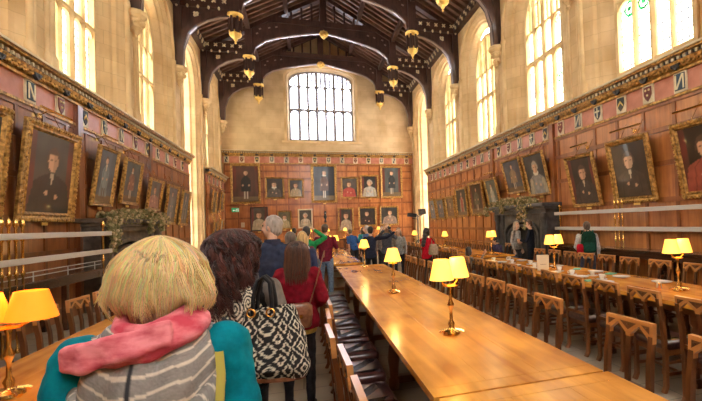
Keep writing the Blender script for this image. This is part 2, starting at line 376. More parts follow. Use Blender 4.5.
def strand_obj(name,paths,cols,rad,parent,n=3):
    vs=[];fs=[];cl=[]
    for p,c in zip(paths,cols):
        m=len(p); o=len(vs)
        for i,q in enumerate(p):
            t=(p[min(i+1,m-1)]-p[max(i-1,0)]).normalized(); a=t.orthogonal().normalized(); b=t.cross(a); r=rad*(1-.75*(i/(m-1))**3)
            for j in range(n): vs.append(q+(a*math.cos(2*PI*j/n)+b*math.sin(2*PI*j/n))*r); cl.append(c)
        for i in range(m-1):
            for j in range(n): fs.append((o+i*n+j,o+i*n+(j+1)%n,o+(i+1)*n+(j+1)%n,o+(i+1)*n+j))
    me=bpy.data.meshes.new(name); me.from_pydata([tuple(v) for v in vs],[],fs); ca=me.color_attributes.new('Col','FLOAT_COLOR','POINT')
    ca.data.foreach_set('color',[q for c in cl for q in (*c,1)])
    me.polygons.foreach_set('use_smooth',[True]*len(me.polygons)); me.materials.append(M['hairm']); o=bpy.data.objects.new(name,me); COL.objects.link(o); o.parent=parent; return o
def mixc(a,b,t): return tuple(x+(y-x)*t for x,y in zip(a,b))
# --- the blonde visitor, nearest
r,hc,k,R=person('nearest person, blonde bob, pink scarf, striped hood and teal jacket, back to the camera',-1.60,1.27,.05,1.72,drop=.052,top=(.0,.26,.34),legs=(.05,.05,.07),hair=(.85,.55,.2),style='bobbed',female=True,near=True,bulk=1.16,collar=None,turn=.12)
rnd=random.Random(11); P=[];C=[]
for cl in range(330):
    A0=rnd.uniform(-.3,1.0); PH=rnd.uniform(0,2*PI); LAY=rnd.random()**.8; AE=rnd.uniform(1.66,2.12); W0=rnd.uniform(0,6); SW=rnd.uniform(.1,.5); fl=rnd.uniform(-.3,.34)
    front=abs(((PH-PI/2+PI)%(2*PI))-PI)
    if front<.75: AE=min(AE,1.05+.5*front)
    cc=mixc((.60,.34,.09),(1.0,.80,.36),min(1,.1+.9*rnd.random()**.6)); cc=mixc(cc,(1,.80,.40),.8*rnd.random()**3)
    for i in range(20):
        a0=A0+rnd.gauss(0,.05); ph=PH+rnd.gauss(0,.055); lay=LAY+rnd.gauss(0,.08); ae=AE+rnd.gauss(0,.06); rad=1.04+.27*lay; p=[]; n=11
        for j in range(n):
            t=j/(n-1); a=a0*(1-t)+ae*t; pp=ph+SW*.35*math.sin(a*2.2+W0)*t+.04*math.sin(7*t+W0)+rnd.gauss(0,.004)
            puff=(1+(rad-1)*math.sin(min(1,a/1.5)*PI/2))*(1+.035*math.sin(a*6+W0))
            if a<PI/2: q=Vector((.084*math.sin(a)*math.cos(pp)*puff*1.1,.1*math.sin(a)*math.sin(pp)*puff-.015,.10*math.cos(a)*(1+.14*lay)+.022))
            else:
                d=(a-PI/2)*.172; tk=1+.10*math.sin(min(1,d/.05)*PI/2)+(fl-1.6*max(0,d-.03)/.06*.16)*max(0,d-.03)/.06
                q=Vector((.084*math.cos(pp)*puff*1.1*tk,.1*math.sin(pp)*puff*tk-.015,.022-d))
            p.append(hc+R@(q*k))
        P.append(p); C.append(tuple(q*rnd.uniform(.8,1.15) for q in cc))
strand_obj('hair_strands',P,C,.0017,r)
# pink scarf, wound round the neck
M['pink']=noisy('pink_scarf',(.62,.06,.10),(.90,.30,.34),(18,18,40),.85,bmp=.003,detail=6)
def wrap(parent,bands,mat,name,k,vox=.006,fold=.007,seed=3):
    m=MB()
    for pts,rad,flat in bands:
        pts=[Vector(p)*k for p in pts]; m.tube(pts,[q*k for q in rad],12,flat=flat)
    return fuse(m,name,mat,parent,vox,1,fold,seed)
def ringpts(rx,ry,z,tl,n=26,a0=-200,a1=160,yo=0,zs=0):
    L=[]
    for i in range(n):
        a=math.radians(a0+(a1-a0)*i/(n-1)); L.append((rx*math.cos(a),ry*math.sin(a)+yo,z+tl*math.cos(a)+zs*math.sin(a)))
    return L
bd=[]
for q,(rx,ry,z,tl,rr) in enumerate(((.075,.08,1.505,.01,.02),(.085,.092,1.487,.016,.022),(.10,.105,1.468,.024,.022),(.118,.115,1.448,.034,.02))):
    bd.append((ringpts(rx,ry,z,tl,yo=-.015,zs=.02),[rr]*26,1.0))
# loose end spread over the left shoulder
for q in range(4):
    bd.append(([(.06,-.12-.006*q,1.495-.012*q),(-.04,-.135-.006*q,1.478-.014*q),(-.12,-.12,1.462-.016*q),(-.165,-.085,1.447-.011*q),(-.192,-.02,1.432-.005*q),(-.18,.08,1.40-.004*q)],[.012,.014,.0145,.013,.010,.007],1))
sc=wrap(r,bd,M['pink'],'pink_scarf',k,.0055,.009)
M['strip']=attr_mat('striped_knit',.9,bmp=.002)
def sheet(name,fn,nu,nv,mat,colf,parent,th=.012):
    vs=[fn(i/nu,j/nv) for j in range(nv+1) for i in range(nu+1)]; fs=[(j*(nu+1)+i,j*(nu+1)+i+1,(j+1)*(nu+1)+i+1,(j+1)*(nu+1)+i) for j in range(nv) for i in range(nu)]
    me=bpy.data.meshes.new(name); me.from_pydata([tuple(v) for v in vs],[],fs); ca=me.color_attributes.new('Col','FLOAT_COLOR','POINT')
    for q in range(len(vs)): i=q%(nu+1); j=q//(nu+1); ca.data[q].color=(*colf(i/nu,j/nv),1)
    me.polygons.foreach_set('use_smooth',[True]*len(me.polygons)); me.materials.append(mat)
    o=bpy.data.objects.new(name,me); COL.objects.link(o); o.parent=parent
    s=o.modifiers.new('thickness','SOLIDIFY'); s.thickness=th; s.offset=0; return o
def hood(u,v):
    a=math.radians(-118+236*u); s=math.sin(a); c=math.cos(a)   # c=1 at the back
    prof=[(.08,1.49),(.095,1.465),(.118,1.43),(.140,1.385),(.152,1.33),(.157,1.27),(.150,1.22),(.12,1.195),(.10,1.20)]
    t=v*(len(prof)-1); i=min(int(t),len(prof)-2); f=t-i; rr=prof[i][0]*(1-f)+prof[i+1][0]*f; z=prof[i][1]*(1-f)+prof[i+1][1]*f
    bk=max(0,c); drop=(.35+.65*bk**.7); z=1.49-(1.49-z)*drop
    fo=.008*math.sin(a*9+v*7)*min(1,v*2)+.012*noise.noise(Vector((u*6,v*5,2)))
    return Vector(((rr*.98+fo)*s*1.02,-(rr*.92+fo)*c*(1 if c>0 else .6)-.01-.03*bk*v,z+fo*.6))*k
def hoodc(u,v):
    w=v*11+.45*noise.noise(Vector((u*5,v*3,7))); f=w%1; n=.5+.5*noise.noise(Vector((u*90,v*90,1)))
    if abs(u-.47)<.008: return (.03,.03,.035)
    if f<.2: return (.72*(.8+.3*n),.64*(.8+.3*n),.53*(.8+.3*n))
    g=.20+.16*n; return (g,g*.93,g*.86)
sheet('striped_hood',hood,150,110,M['strip'],hoodc,r,.014)
def hood2(u,v):   # rolled outer rim of the hood
    a=math.radians(-104+208*u); s=math.sin(a); c=math.cos(a); b=2*PI*v; bk=max(0,c)
    R0=.128+.037*bk**.5; rr=R0+.028*math.cos(b)+.006*noise.noise(Vector((u*14,v*3,5))); z=1.42-.18*bk**.6+.04*math.sin(b)
    return Vector((rr*s*1.03,-rr*c*(.95 if c>0 else .55)-.02,z))*k
def hoodc2(u,v):
    f=(u*26+.6*noise.noise(Vector((u*8,v*2,3)))+v*1.0)%1; n=.5+.5*noise.noise(Vector((u*120,v*60,1)))
    if f<.2: return (.70*(.8+.3*n),.62*(.8+.3*n),.52*(.8+.3*n))
    g=.18+.15*n; return (g,g*.93,g*.86)
sheet('hood_rim',hood2,190,26,M['strip'],hoodc2,r,.004)
m=MB(); m.sweep([Vector(q)*k for q in ((.155,-.05,1.42),(.17,-.125,1.36),(.165,-.158,1.22),(.15,-.165,.95))],.02,.006,(1,0,0)); tag(m.build('shoulder_strap',plain('olive_strap',(.45,.38,.06),.7),r,smooth=True),'olive yellow strap down the back')
# --- dark curly-haired visitor
r2_,hc2,k2,R2=person('person with long dark curly hair, swirl-patterned scarf and grey sleeve, behind the blonde visitor',-1.60,2.5,-.15,1.69,top=(.025,.022,.025),legs=(.02,.02,.024),hair=(.035,.012,.012),style='curlylong',female=True,near=True,bulk=1.12,turn=-.35,arms=(None,((.265,-.05,1.12),(.2,.2,1.08))))
P=[];C=[];rnd=random.Random(4)
CLU=[(rnd.uniform(0,2*PI),rnd.random(),rnd.uniform(0,6),rnd.uniform(.012,.022),rnd.uniform(.22,.38),rnd.uniform(15,22),rnd.random()**2.5) for _ in range(170)]
for i in range(2600):
    cu=CLU[i%170]; a0=rnd.uniform(.0,1.2); ph=cu[0]+rnd.gauss(0,.035); lay=cu[1]+rnd.gauss(0,.03); front=abs(((ph-PI/2+PI)%(2*PI))-PI)
    if front<.8: continue
    L=cu[4]+rnd.uniform(-.03,.03); rad=1.15+.45*lay; w0=cu[2]+rnd.gauss(0,.12); rc=cu[3]; p=[]; n=24; fr=cu[5]
    for j in range(n):
        t=j/(n-1); s=t*(1.5*.1+L)
        if s<.13: a=a0*(1-s/.13)+1.45*(s/.13); q=Vector((.084*math.sin(a)*math.cos(ph)*rad*.98,.1*math.sin(a)*math.sin(ph)*rad-.02,.1*math.cos(a)+.03))
        else: d=s-.13; q=Vector((.084*math.cos(ph)*rad*(1.02-.3*d),.1*math.sin(ph)*rad-.02-.22*min(d,.16),.042-d))
        q=q+Vector((math.cos(w0+t*fr),math.sin(w0+t*fr),.6*math.cos(w0*2+t*fr)))*rc*min(1,t*4)
        p.append(hc2+R2@(q*k2))
    P.append(p); C.append(mixc((.016,.006,.006),(.22,.055,.04),cu[6]*.8+.2*rnd.random()**2))
strand_obj('hair_curls',P,C,.0022,r2_)
M['swirl']=attr_mat('swirl_scarf',.8,bmp=.002)
def swirlc(u,v,su=5,sv=4):
    # rows of scrolls
    x=u*su; y=v*sv; iy=math.floor(y); x+=.5*(iy%2); fx=(x%1)-.5; fy=(y%1)-.5; rr=math.hypot(fx,fy); an=math.atan2(fy,fx)
    s=(rr*5.2-an/(2*PI)*(1 if (math.floor(x)+iy)%2 else -1))%1
    return (.70,.60,.44) if (s<.52 and rr<.52) or (rr>.6 and (u*40)%1<.5) else (.02,.017,.017)
def scarf2(u,v):
    a=math.radians(-150+255*u); s=math.sin(a); c=math.cos(a); w=.10+.10*max(0,c)+.02*math.sin(a*3); rr=.075+.085*v*(1+.45*abs(s))
    z=1.465-.03*v-w*1.5*v**1.25; fo=.009*math.sin(a*11+v*4)*v
    return Vector(((rr+fo)*s*1.1,-(rr+fo)*c*(.98 if c>0 else .8)-.012-.02*v,z))*k2
sheet('patterned_scarf',scarf2,150,80,M['swirl'],lambda u,v:swirlc(u,v,9,3.2),r2_,.012)
m=MB(); s_=(.205,-.02,1.37); limb(m,[Vector(q)*k2 for q in ((.2,-.005,1.405),(.235,-.03,1.25),(.262,-.05,1.12))],[.069*k2,.066*k2,.06*k2]); fuse(m,'grey_sleeve',cloth((.22,.19,.165)),r2_,.009,2,.005,9)
# her bag
def bagc(u,v):
    x=u*7; y=v*3.4
    fx=abs((x%1)-.5)*2; fy=abs((y%1)-.5)*2
    st=(math.floor(y*12)%2)*.07
    d=fx*1.0+fy*1.0+st
    if (math.floor(x)%2)==1:
        d=abs(fx-.5)+fy*.6+st; return (.72,.66,.52) if .3<d<.46 or .78<d<.93 else (.015,.014,.015)
    return (.74,.68,.54) if (.36<d<.58) or (.98<d<1.16) or d<.1 or d>1.76 else (.015,.014,.015)
bag=empty('patterned_handbag',(-1.40,2.27,.93),-.25,'black and cream zigzag-patterned shoulder bag hanging behind the curly-haired visitor','bag')
M['ikat']=attr_mat('woven_bag',.85,bmp=.002)
def bagf(u,v):
    a=2*PI*u; z=.36*v; w=.175*(1-.35*v**2.2)*(.86+.14*math.sin(min(1,v*5)*PI/2)); d=.075*(1-.55*v**2)*(.5+.5*min(1,v*6))
    c,s=math.cos(a),math.sin(a); e=.75
    x=w*abs(c)**e*(1 if c>0 else -1); y=d*abs(s)**e*(1 if s>0 else -1); fo=.007*noise.noise(Vector((x*14,y*14,z*12)))
    return Vector((x+fo+ .02*(1-v),y+fo*1.5,z+.01*math.sin(x*12)))
o=sheet('bag_body',bagf,200,90,M['ikat'],bagc,bag,.008)
m=MB(); m.rings([[Vector((.172*math.cos(2*PI*i/24),.06*math.sin(2*PI*i/24),z)) for i in range(24)] for z in (.0,.02)]); m.build('bag_base',M['leatherb'],bag)
for s in (-1,1):
    m=MB(); m.tube([(-.075,s*.035,.335),(-.07,s*.03,.42),(-.05,s*.02,.50),(-.02,s*.015,.52),(.01,s*.02,.49),(.02,s*.03,.40),(.02,s*.035,.335)],.011,8); m.build('handle',cloth((.03,.028,.03),.5),bag,smooth=True)
for x in (-.075,.02):
    m=MB(); m.tube([(x+.02*math.cos(q),-.05,.345+.02*math.sin(q)) for q in [i*PI/6 for i in range(12)]],.005,6,closed=True); m.build('ring_fitting',M['brass'],bag)
# --- man in navy jacket
r3,hc3,k3,R3=person('tall grey-haired person in a navy jacket looking to the left, among the visitors',-1.56,4.75,.1,1.83,top=(.035,.045,.085),legs=(.06,.07,.1),hair=(.36,.32,.28),style='short',near=True,bulk=1.1,turn=1.05,collar=(.03,.035,.07))
# --- girl in maroon
r4,hc4,k4,R4=person('person with long straight brown hair in a maroon hoodie and dark leggings, seen from behind',-1.30,4.1,-.12,1.56,top=(.22,.006,.018),legs=(.018,.015,.018),hair=(.16,.06,.03),style='long',near=True,female=True,bulk=1.3,turn=.1,hem=.84,arms=(None,((.26,-.06,1.15),(.18,.13,1.05))))
P=[];C=[];rnd=random.Random(8)
for i in range(1500):
    a0=rnd.uniform(0,1.1); ph=rnd.uniform(0,2*PI); lay=rnd.random(); front=abs(((ph-PI/2+PI)%(2*PI))-PI)
    if front<.7: continue
    L=rnd.uniform(.24,.36); rad=1.12+.3*lay; w0=rnd.uniform(0,6); p=[]; n=12
    for j in range(n):
        s=j/(n-1)*(.13+L)
        if s<.13: a=a0*(1-s/.13)+1.5*(s/.13); q=Vector((.084*math.sin(a)*math.cos(ph)*rad,.1*math.sin(a)*math.sin(ph)*rad-.015,.1*math.cos(a)+.025))
        else: d=s-.13; q=Vector((.084*math.cos(ph)*rad*(1+.6*d)+.006*math.sin(9*d+w0),.1*math.sin(ph)*rad-.015-.12*d,.03-d))
        p.append(hc4+R4@(q*k4))
    P.append(p); side=abs(math.cos(ph)); C.append(mixc((.045,.018,.012),(.24,.09,.04),min(1,rnd.random()**1.7*.6+.35*side**5)))
strand_obj('hair_strands',P,C,.0022,r4)
m=MB(); m.ball((0,-.085*k4,1.42*k4),(.1*k4,.05*k4,.065*k4),12,8); m.tube([Vector(q)*k4 for q in ((-.09,-.02,1.46),(-.07,-.09,1.44),(0,-.12,1.41),(.07,-.09,1.44),(.09,-.02,1.46))],.035*k4,10); fuse(m,'hood',cloth((.22,.006,.018)),r4,.009,2,.006,5)
m=MB(); rs=[[Vector((q*.172*math.cos(2*PI*i/20)*k4,q*.128*math.sin(2*PI*i/20)*k4,z*k4)) for i in range(20)] for z,q in ((.84,1.1),(.80,1.06),(.79,1.0))]; m.rings(rs,caps=False); tag(m.build('shirt_hem',cloth((.5,.33,.08)),r4,smooth=True),'ochre shirt hem below the hoodie')
bg2=empty('leather_bag',(-1.28,3.87,.80),.15,'small brown leather cross-body bag on the back of the person in maroon','bag')
m=MB(); m.rings([[Vector((.1*w_*abs(math.cos(a))**.6*(1 if math.cos(a)>0 else -1),.045*w_*abs(math.sin(a))**.7*(1 if math.sin(a)>0 else -1),z)) for a in [2*PI*i/20 for i in range(20)]] for z,w_ in ((0,.8),(.02,.98),(.1,1.05),(.18,.9),(.2,.7))]); m.build('bag_body',M['leatherb'],bg2,smooth=True)
m=MB(); m.rings([[Vector((.105*w_*abs(math.cos(a))**.6*(1 if math.cos(a)>0 else -1),-.004+.052*w_*abs(math.sin(a))**.7*(1 if math.sin(a)>0 else -1),z)) for a in [2*PI*i/20 for i in range(20)]] for z,w_ in ((.1,1.02),(.19,1.0),(.215,.75))]); m.build('flap',M['leatherb'],bg2,smooth=True)
m=MB(); m.tube([(.08,0,.19),(.14,-.02,.38),(.2,-.0,.58),(.24,.08,.66),(.26,.2,.6)],.012,8,flat=.4); m.build('strap',M['leatherb'],bg2,smooth=True)
m=MB(); m.cbox((0,-.06,.11),(.025,.01,.03)); m.build('clasp',M['brass'],bg2)
# --- the visitors ahead
def pp_(*a,**k): return person(*a,**k)[0]
pp_('person in a black knitted cap and pink top beyond the curly-haired visitor',-1.95,6.2,.3,1.63,top=(.6,.25,.25),hair=(.03,.02,.02),hat=(.015,.015,.018),female=True)
pp_('grey-brown haired person in a navy jacket just behind the tall grey-haired visitor',-1.43,6.3,-.1,1.63,top=(.05,.07,.15),hair=(.13,.09,.07),style='short')
pb=pp_('blond person in a navy top with a grey backpack among the visitors',-1.27,7.0,-.1,1.62,top=(.06,.07,.14),hair=(.55,.36,.15),style='bob',female=True)
m=MB()
pc_=pp_('dark-haired person in a maroon top wearing a white backpack',-1.28,7.6,0,1.62,top=(.2,.02,.05),legs=(.12,.12,.14),hair=(.04,.02,.02),style='bob',female=True)
def backpack(x,y,z,rz,c,label,k=1,c2=(.5,.5,.5)):
    r=empty('backpack',(x,y,z),rz,label,'backpack')
    m=MB(); rs=[]
    for zz,w_ in ((0,.8),(.03,1),(.2,1.05),(.38,.95),(.44,.7),(.46,.4)): rs.append([Vector((.15*w_*abs(math.cos(a))**.6*(1 if math.cos(a)>0 else -1)*k,(-.075+.075*w_*abs(math.sin(a))**.7*(1 if math.sin(a)>0 else -1))*k,zz*k)) for a in [2*PI*i/20 for i in range(20)]])
    m.rings(rs); m.build('pack_body',cloth(c),r,smooth=True)
    m=MB(); m.rings([[Vector((.11*w_*math.cos(a)*k,(-.15+.035*w_*math.sin(a))*k,zz*k)) for a in [2*PI*i/16 for i in range(16)]] for zz,w_ in ((.03,.8),(.06,1),(.18,1.05),(.22,.8))]); m.build('front_pocket',cloth(c2),r,smooth=True)
    for s in (-1,1): m=MB(); m.tube([Vector(q)*k for q in ((s*.09,0,.42),(s*.11,.1,.47),(s*.13,.2,.36),(s*.13,.18,.18),(s*.12,.02,.04))],.016*k,8,flat=.5); m.build('strap',cloth(c2),r,smooth=True)
    m=MB(); m.tube([Vector((.04*math.cos(q)*k,-.06*k,(.45+.04*math.sin(q))*k)) for q in [i*PI/8 for i in range(9)]],.008*k,6); m.build('handle',cloth(c2),r)
    return r
backpack(-1.28,7.44,.98,0,(.65,.66,.68),'white and grey backpack on the dark-haired person in maroon',.9,(.2,.22,.3))
pp_('person in a green top and red trousers raising both arms to take a photo',-1.2,8.5,-.2,1.7,top=(.02,.33,.10),legs=(.55,.02,.03),hair=(.02,.015,.015),arms=(((-.3,.16,1.40),(-.12,.3,1.62)),((.36,.08,1.50),(.12,.26,1.66))))
pp_('person in maroon T-shirt and faded jeans at the far end of the middle table',-.78,10.05,-.15,1.74,top=(.17,.014,.035),legs='jeans',hair=(.09,.05,.03),sleeve='short',arms=(((-.26,.0,1.14),(-.22,.18,1.0)),((.27,.02,1.14),(.24,.2,1.05))))
pp_('person in a bright blue shirt bending by the far middle table',-.05+.45,14.6,.6,1.6,top=(.05,.16,.5),hair=(.2,.15,.1),sleeve='short',lean=.35)
pp_('grey-haired person in a blue polo shirt beyond the far middle table lamps',.62,13.0,.9,1.66,top=(.12,.22,.5),hair=(.45,.42,.4),sleeve='short',turn=.5)
pp_('black-haired person in a dark navy jacket stretching one arm out to the right',.42,10.9,-.5,1.64,top=(.025,.03,.06),legs=(.015,.015,.018),hair=(.015,.012,.012),female=True,arms=(None,((.42,.16,1.42),(.62,.28,1.56))))
pp_('fair-haired person in a grey jacket holding a camera up to the face',1.0,11.7,PI-.2,1.7,top=(.12,.13,.17),legs=(.05,.05,.06),hair=(.5,.3,.16),style='bob',female=True,arms=(((-.27,.12,1.32),(-.08,.16,1.56)),((.27,.12,1.32),(.08,.16,1.56))))
cm_=empty('camera_body',(1.03,11.52,1.53),PI-.2,'small black camera held up by the fair-haired visitor in grey','camera')
m=MB(); m.cbox((0,0,.04),(.12,.05,.075)); m.cbox((0,0,.085),(.04,.04,.02)); m.build('body',M['black'],cm_,bevel=.005)
m=MB(); m.lathe([(.028,0),(.028,.05),(.022,.05)],(0,0,0),14,Matrix.Rotation(-PI/2,4,'X').to_3x3()); o=m.build('lens',M['black'],cm_,smooth=True); o.location=(0,.025,.04)
pp_('person in a pale grey top and dark cardigan facing the camera beyond the middle table',1.42,12.0,PI-.3,1.56,top=(.40,.40,.40),legs=(.04,.04,.05),hair=(.28,.2,.15),female=True,style='bob')
pp_('grey-haired person partly hidden behind the outstretched arm of the navy jacket',1.2,13.5,PI+.2,1.6,top=(.35,.3,.28),hair=(.4,.36,.33))
pp_('person in a cyan top near the end wall, beyond the far middle table',.95,16.5,.4,1.58,top=(.05,.4,.5),hair=(.12,.07,.05),female=True,style='bob')
pp_('dark-haired person in a brown jumper near the end wall',-1.6,15.2,.2,1.66,top=(.2,.1,.06),hair=(.04,.03,.02))
pp_('person with bushy dark hair and bright red top standing in the right aisle',1.72,10.1,-.9,1.56,top=(.62,.01,.03),legs=(.05,.04,.04),hair=(.02,.012,.012),female=True,style='curlylong',turn=-.3,tilt=-.2,arms=(((-.2,.1,1.17),(-.06,.26,1.3)),((.24,.1,1.17),(.06,.28,1.28))))
hb=empty('tote_bag',(1.82,9.85,.88),-.5,'beige cloth bag carried by the person in red','bag')
m=MB(); m.rings([[Vector((.13*w_*math.cos(a),.05*w_*math.sin(a),z)) for a in [2*PI*i/16 for i in range(16)]] for z,w_ in ((0,.85),(.05,1),(.18,.9),(.27,.6))]); m.build('bag_body',cloth((.5,.36,.24)),hb,smooth=True)
m=MB(); m.tube([(-.05,0,.26),(-.03,.0,.4),(.03,.0,.4),(.05,0,.26)],.01,6); m.build('handle',cloth((.3,.2,.12)),hb)
pp_('seated child in a grey-beige jumper raising one arm at the right-hand table',2.2,8.62,-1.35,1.3,top=(.34,.28,.24),legs=(.1,.1,.12),hair=(.03,.022,.02),style='bob',seated=True,lean=.12,z0=.14,arms=(None,((.26,.3,1.28),(.30,.42,1.5))))
pp_('seated person in a dark purple jumper and cap leaning on the far right-hand table',4.52,11.62,PI/2+.2,1.62,top=(.06,.045,.10),hair=(.05,.04,.03),hat=(.07,.06,.06),seated=True,lean=.32,arms=(((-.28,.22,1.15),(-.2,.42,1.14)),((.28,.22,1.15),(.2,.42,1.14))))
pp_('person in a pale grey cardigan standing before the right fireplace',4.72,10.95,PI+.5,1.64,top=(.48,.46,.43),legs=(.1,.1,.12),hair=(.5,.42,.33),female=True,style='bob',turn=-.3)
pp_('dark-haired person in a navy jumper standing before the right fireplace',4.78,10.25,.9,1.66,top=(.02,.024,.04),legs=(.02,.02,.025),hair=(.14,.08,.05),turn=.3,tilt=-.2,arms=(((-.25,.08,1.14),(-.1,.28,1.16)),((.26,.05,1.12),(.16,.26,1.1))))
pp_('person in a white long-sleeved shirt with a green backpack behind the right-hand table',4.72,7.75,-.55,1.6,top=(.66,.62,.58),legs=(.07,.08,.12),hair=(.12,.08,.06),turn=.2,arms=(((-.27,-.02,1.14),(-.2,.2,1.05)),None))
backpack(4.62,7.58,.93,-.55,(.01,.05,.03),'dark green backpack on the person in the white shirt',1.0,(.015,.075,.05))
rb=empty('waist_bag',(4.42,7.58,.92),-.4,'small red bag at the side of the person in the white shirt','bag')
m=MB(); m.rings([[Vector((.085*w_*math.cos(a),.05*w_*math.sin(a),z)) for a in [2*PI*i/16 for i in range(16)]] for z,w_ in ((0,.8),(.04,1),(.16,1),(.2,.7))]); m.build('bag_body',cloth((.5,.01,.03)),rb,smooth=True)
m=MB(); m.tube([(0,0,.19),(.05,.02,.4),(.12,.08,.55)],.009,6,flat=.5); m.build('strap',cloth((.1,.1,.1)),rb)
# ------------------------------------------------------------------ the hall
XW=6.0; YE=27.64; YB=-3.0; ZT=11.1; D=4.4; TY=[9.63,14.03,18.43,22.83,27.23]; BC=[3.03,7.43,11.83,16.23,20.63,25.03]
def arch(w,z0,zs,zt,n=9,yc=0):
    """outline (u,z) from bottom left over a pointed four-centred head to bottom right"""
    L=[(-w,z0),(-w,zs)]
    for i in range(1,n):
        t=i/n; L.append((-w*(math.cos(t*PI/2)**.75 if t<1 else 0), zs+(zt-zs)*(.86*math.sin(t*PI/2)+.14*t)))
    P=L+[(0,zt)]+[(-u,z) for u,z in reversed(L)]
    return [(u+yc,z) for u,z in P]
mb=MB(); mb.box(-XW-.6,XW+.6,-3,YE+.6,-.1,0); tag(mb.build('floor',M['floor']),'grey flagstone floor of the hall','floor',kind='structure')
mb=MB(); [mb.box(a,b,-3.3,-3.0,c,d) for a,b,c,d in ((-6.6,6.6,0,5.0),(-6.6,-2.0,5.0,11.2),(2.0,6.6,5.0,11.2),(-6.6,6.6,11.2,14.4))]; tag(mb.build('wall_back',M['stone_end']),'back wall of the hall behind the camera',kind='structure')  # opening left for the added fill-light window
mb=MB(); mb.box(-XW+.15,XW-.15,24.6,YE-.15,0,.16)
tag(mb.build('trim_1',M['panel']),'low wooden dais at the far end',kind='structure')
def side_wall(sx):
    name='wall_left' if sx<0 else 'wall_right'
    mb=MB(); X=lambda d: sx*(XW+d)
    bay=4 if sx<0 else 5
    for k,yc in enumerate(BC):
        y0=yc-D/2 if k else YB; y1=yc+D/2 if k<5 else YE
        if k==bay:
            w=1.45; outer=arch(w,0,8.2,10.0,9,yc+(.2 if sx<0 else .25))
            zb=0; steps=[(0,1.0,0),(.1,.95,0),(.15,.87,0),(.3,.85,0),(.36,.8,0),(1.5,.8,0)]
        else:
            w=1.78; outer=arch(w,4.85,8.35,10.3,9,yc); zb=4.85
            steps=[(0,1,0),(.06,.955,.02),(.1,.93,.03),(.13,.88,.03),(.22,.86,.06),(.25,.80,.08),(.42,.72,.22),(.5,.63,.33)]
        c=yc if k!=bay else yc+(.2 if sx<0 else .25)
        q=lambda y,z,d=0:(X(d),y,z)
        if zb: mb.add([q(y0,0),q(y1,0),q(y1,zb),q(y0,zb)],[(0,1,2,3)])
        mb.add([q(y0,zb),q(c-w,zb),q(c-w,ZT),q(y0,ZT)],[(0,1,2,3)]); mb.add([q(c+w,zb),q(y1,zb),q(y1,ZT),q(c+w,ZT)],[(0,1,2,3)])
        pts=outer[1:-1]
        for a,b in zip(pts,pts[1:]): mb.add([q(*a),q(*b),q(b[0],ZT),q(a[0],ZT)],[(0,1,2,3)])
        rs=[]
        for d,s,dz in steps:
            ring=[]
            for (u,z) in outer:
                ring.append(q(c+(u-c)*s, max(z-(1-s)*w*.55, zb) + (dz if z<=zb+.01 else 0), d))
            rs.append(ring)
        n=len(outer)
        for a,b in zip(rs,rs[1:]):
            mb.add(a+b,[(i,i+1,n+i+1,n+i) for i in range(n-1)]+([(n-1,0,n,2*n-1)] if zb else []))
        if k==bay:   # outer skin of the deep bay, with sides
            d=1.5; z1=10.6; cw=w*.8
            mb.add([q(c-cw-.5,0,d),q(c+cw+.5,0,d),q(c+cw+.5,1.3,d),q(c-cw-.5,1.3,d)],[(0,1,2,3)])
    # slender shafts either side of each bay
    o=mb.build(name,M['stone_side']); tag(o,'left stone wall with tall arched windows' if sx<0 else 'right stone wall with tall arched windows',kind='structure')
    sh=MB()
    for k,yc in enumerate(BC):
        for s in (-1,1):
            y=yc+s*(1.86 if k!=bay else 1.62); z0=4.95 if k!=bay else .1
            if k==bay: y+=(.2 if sx<0 else .25)
            if y>YE: continue
            for dy,r in ((0,.07),(s*.13,.045)):
                sh.lathe([(r*1.6,z0),(r*1.6,z0+.25),(r,z0+.35),(r,8.1),(r*1.5,8.2),(r*1.5,8.3),(r,8.35)],(X(-.02),y+dy,0),10)
            # arch moulding over the opening, once
        c=yc+((.2 if sx<0 else .25) if k==bay else 0); wo=1.9 if k!=bay else 1.62
        A=[p for p in arch(wo,8.2,8.35,10.48 if k!=bay else 10.2,12,c)][1:-1]
        sh.sweep([(X(0),u,z) for u,z in A],.14,.12,(1,0,0))
    sh.build('arch_moulding',M['stone_trim'],o,smooth=True)
    # outer shell closing the walls above and behind
    return o
wallL=side_wall(-1); wallR=side_wall(1)
# corbels
def corbel_mb(sx):
    mb=MB(); c=(0,0,0)
    prof=[(.02,7.38),(.07,7.45),(.05,7.5),(.16,7.68),(.13,7.74),(.24,7.92),(.2,7.97),(.3,8.06),(.3,8.16),(.27,8.2)]
    mb.lathe(prof,c,8); 
    for k in range(8):
        a=2*PI*k/8; mb.ball((.2*math.cos(a),.2*math.sin(a),7.84),.06,6,4); mb.ball((.12*math.cos(a),.12*math.sin(a),7.64),.045,6,4)
    return mb
cm=None
for y in TY:
    for sx,wo in ((-1,wallL),(1,wallR)):
        if cm is None: cm=corbel_mb(1).build('corbel',M['stone_trim'],wo,loc=(sx*5.86,y,0)); o=cm
        else: o=cm.copy(); COL.objects.link(o); o.parent=wo; o.location=(sx*5.86,y,0)
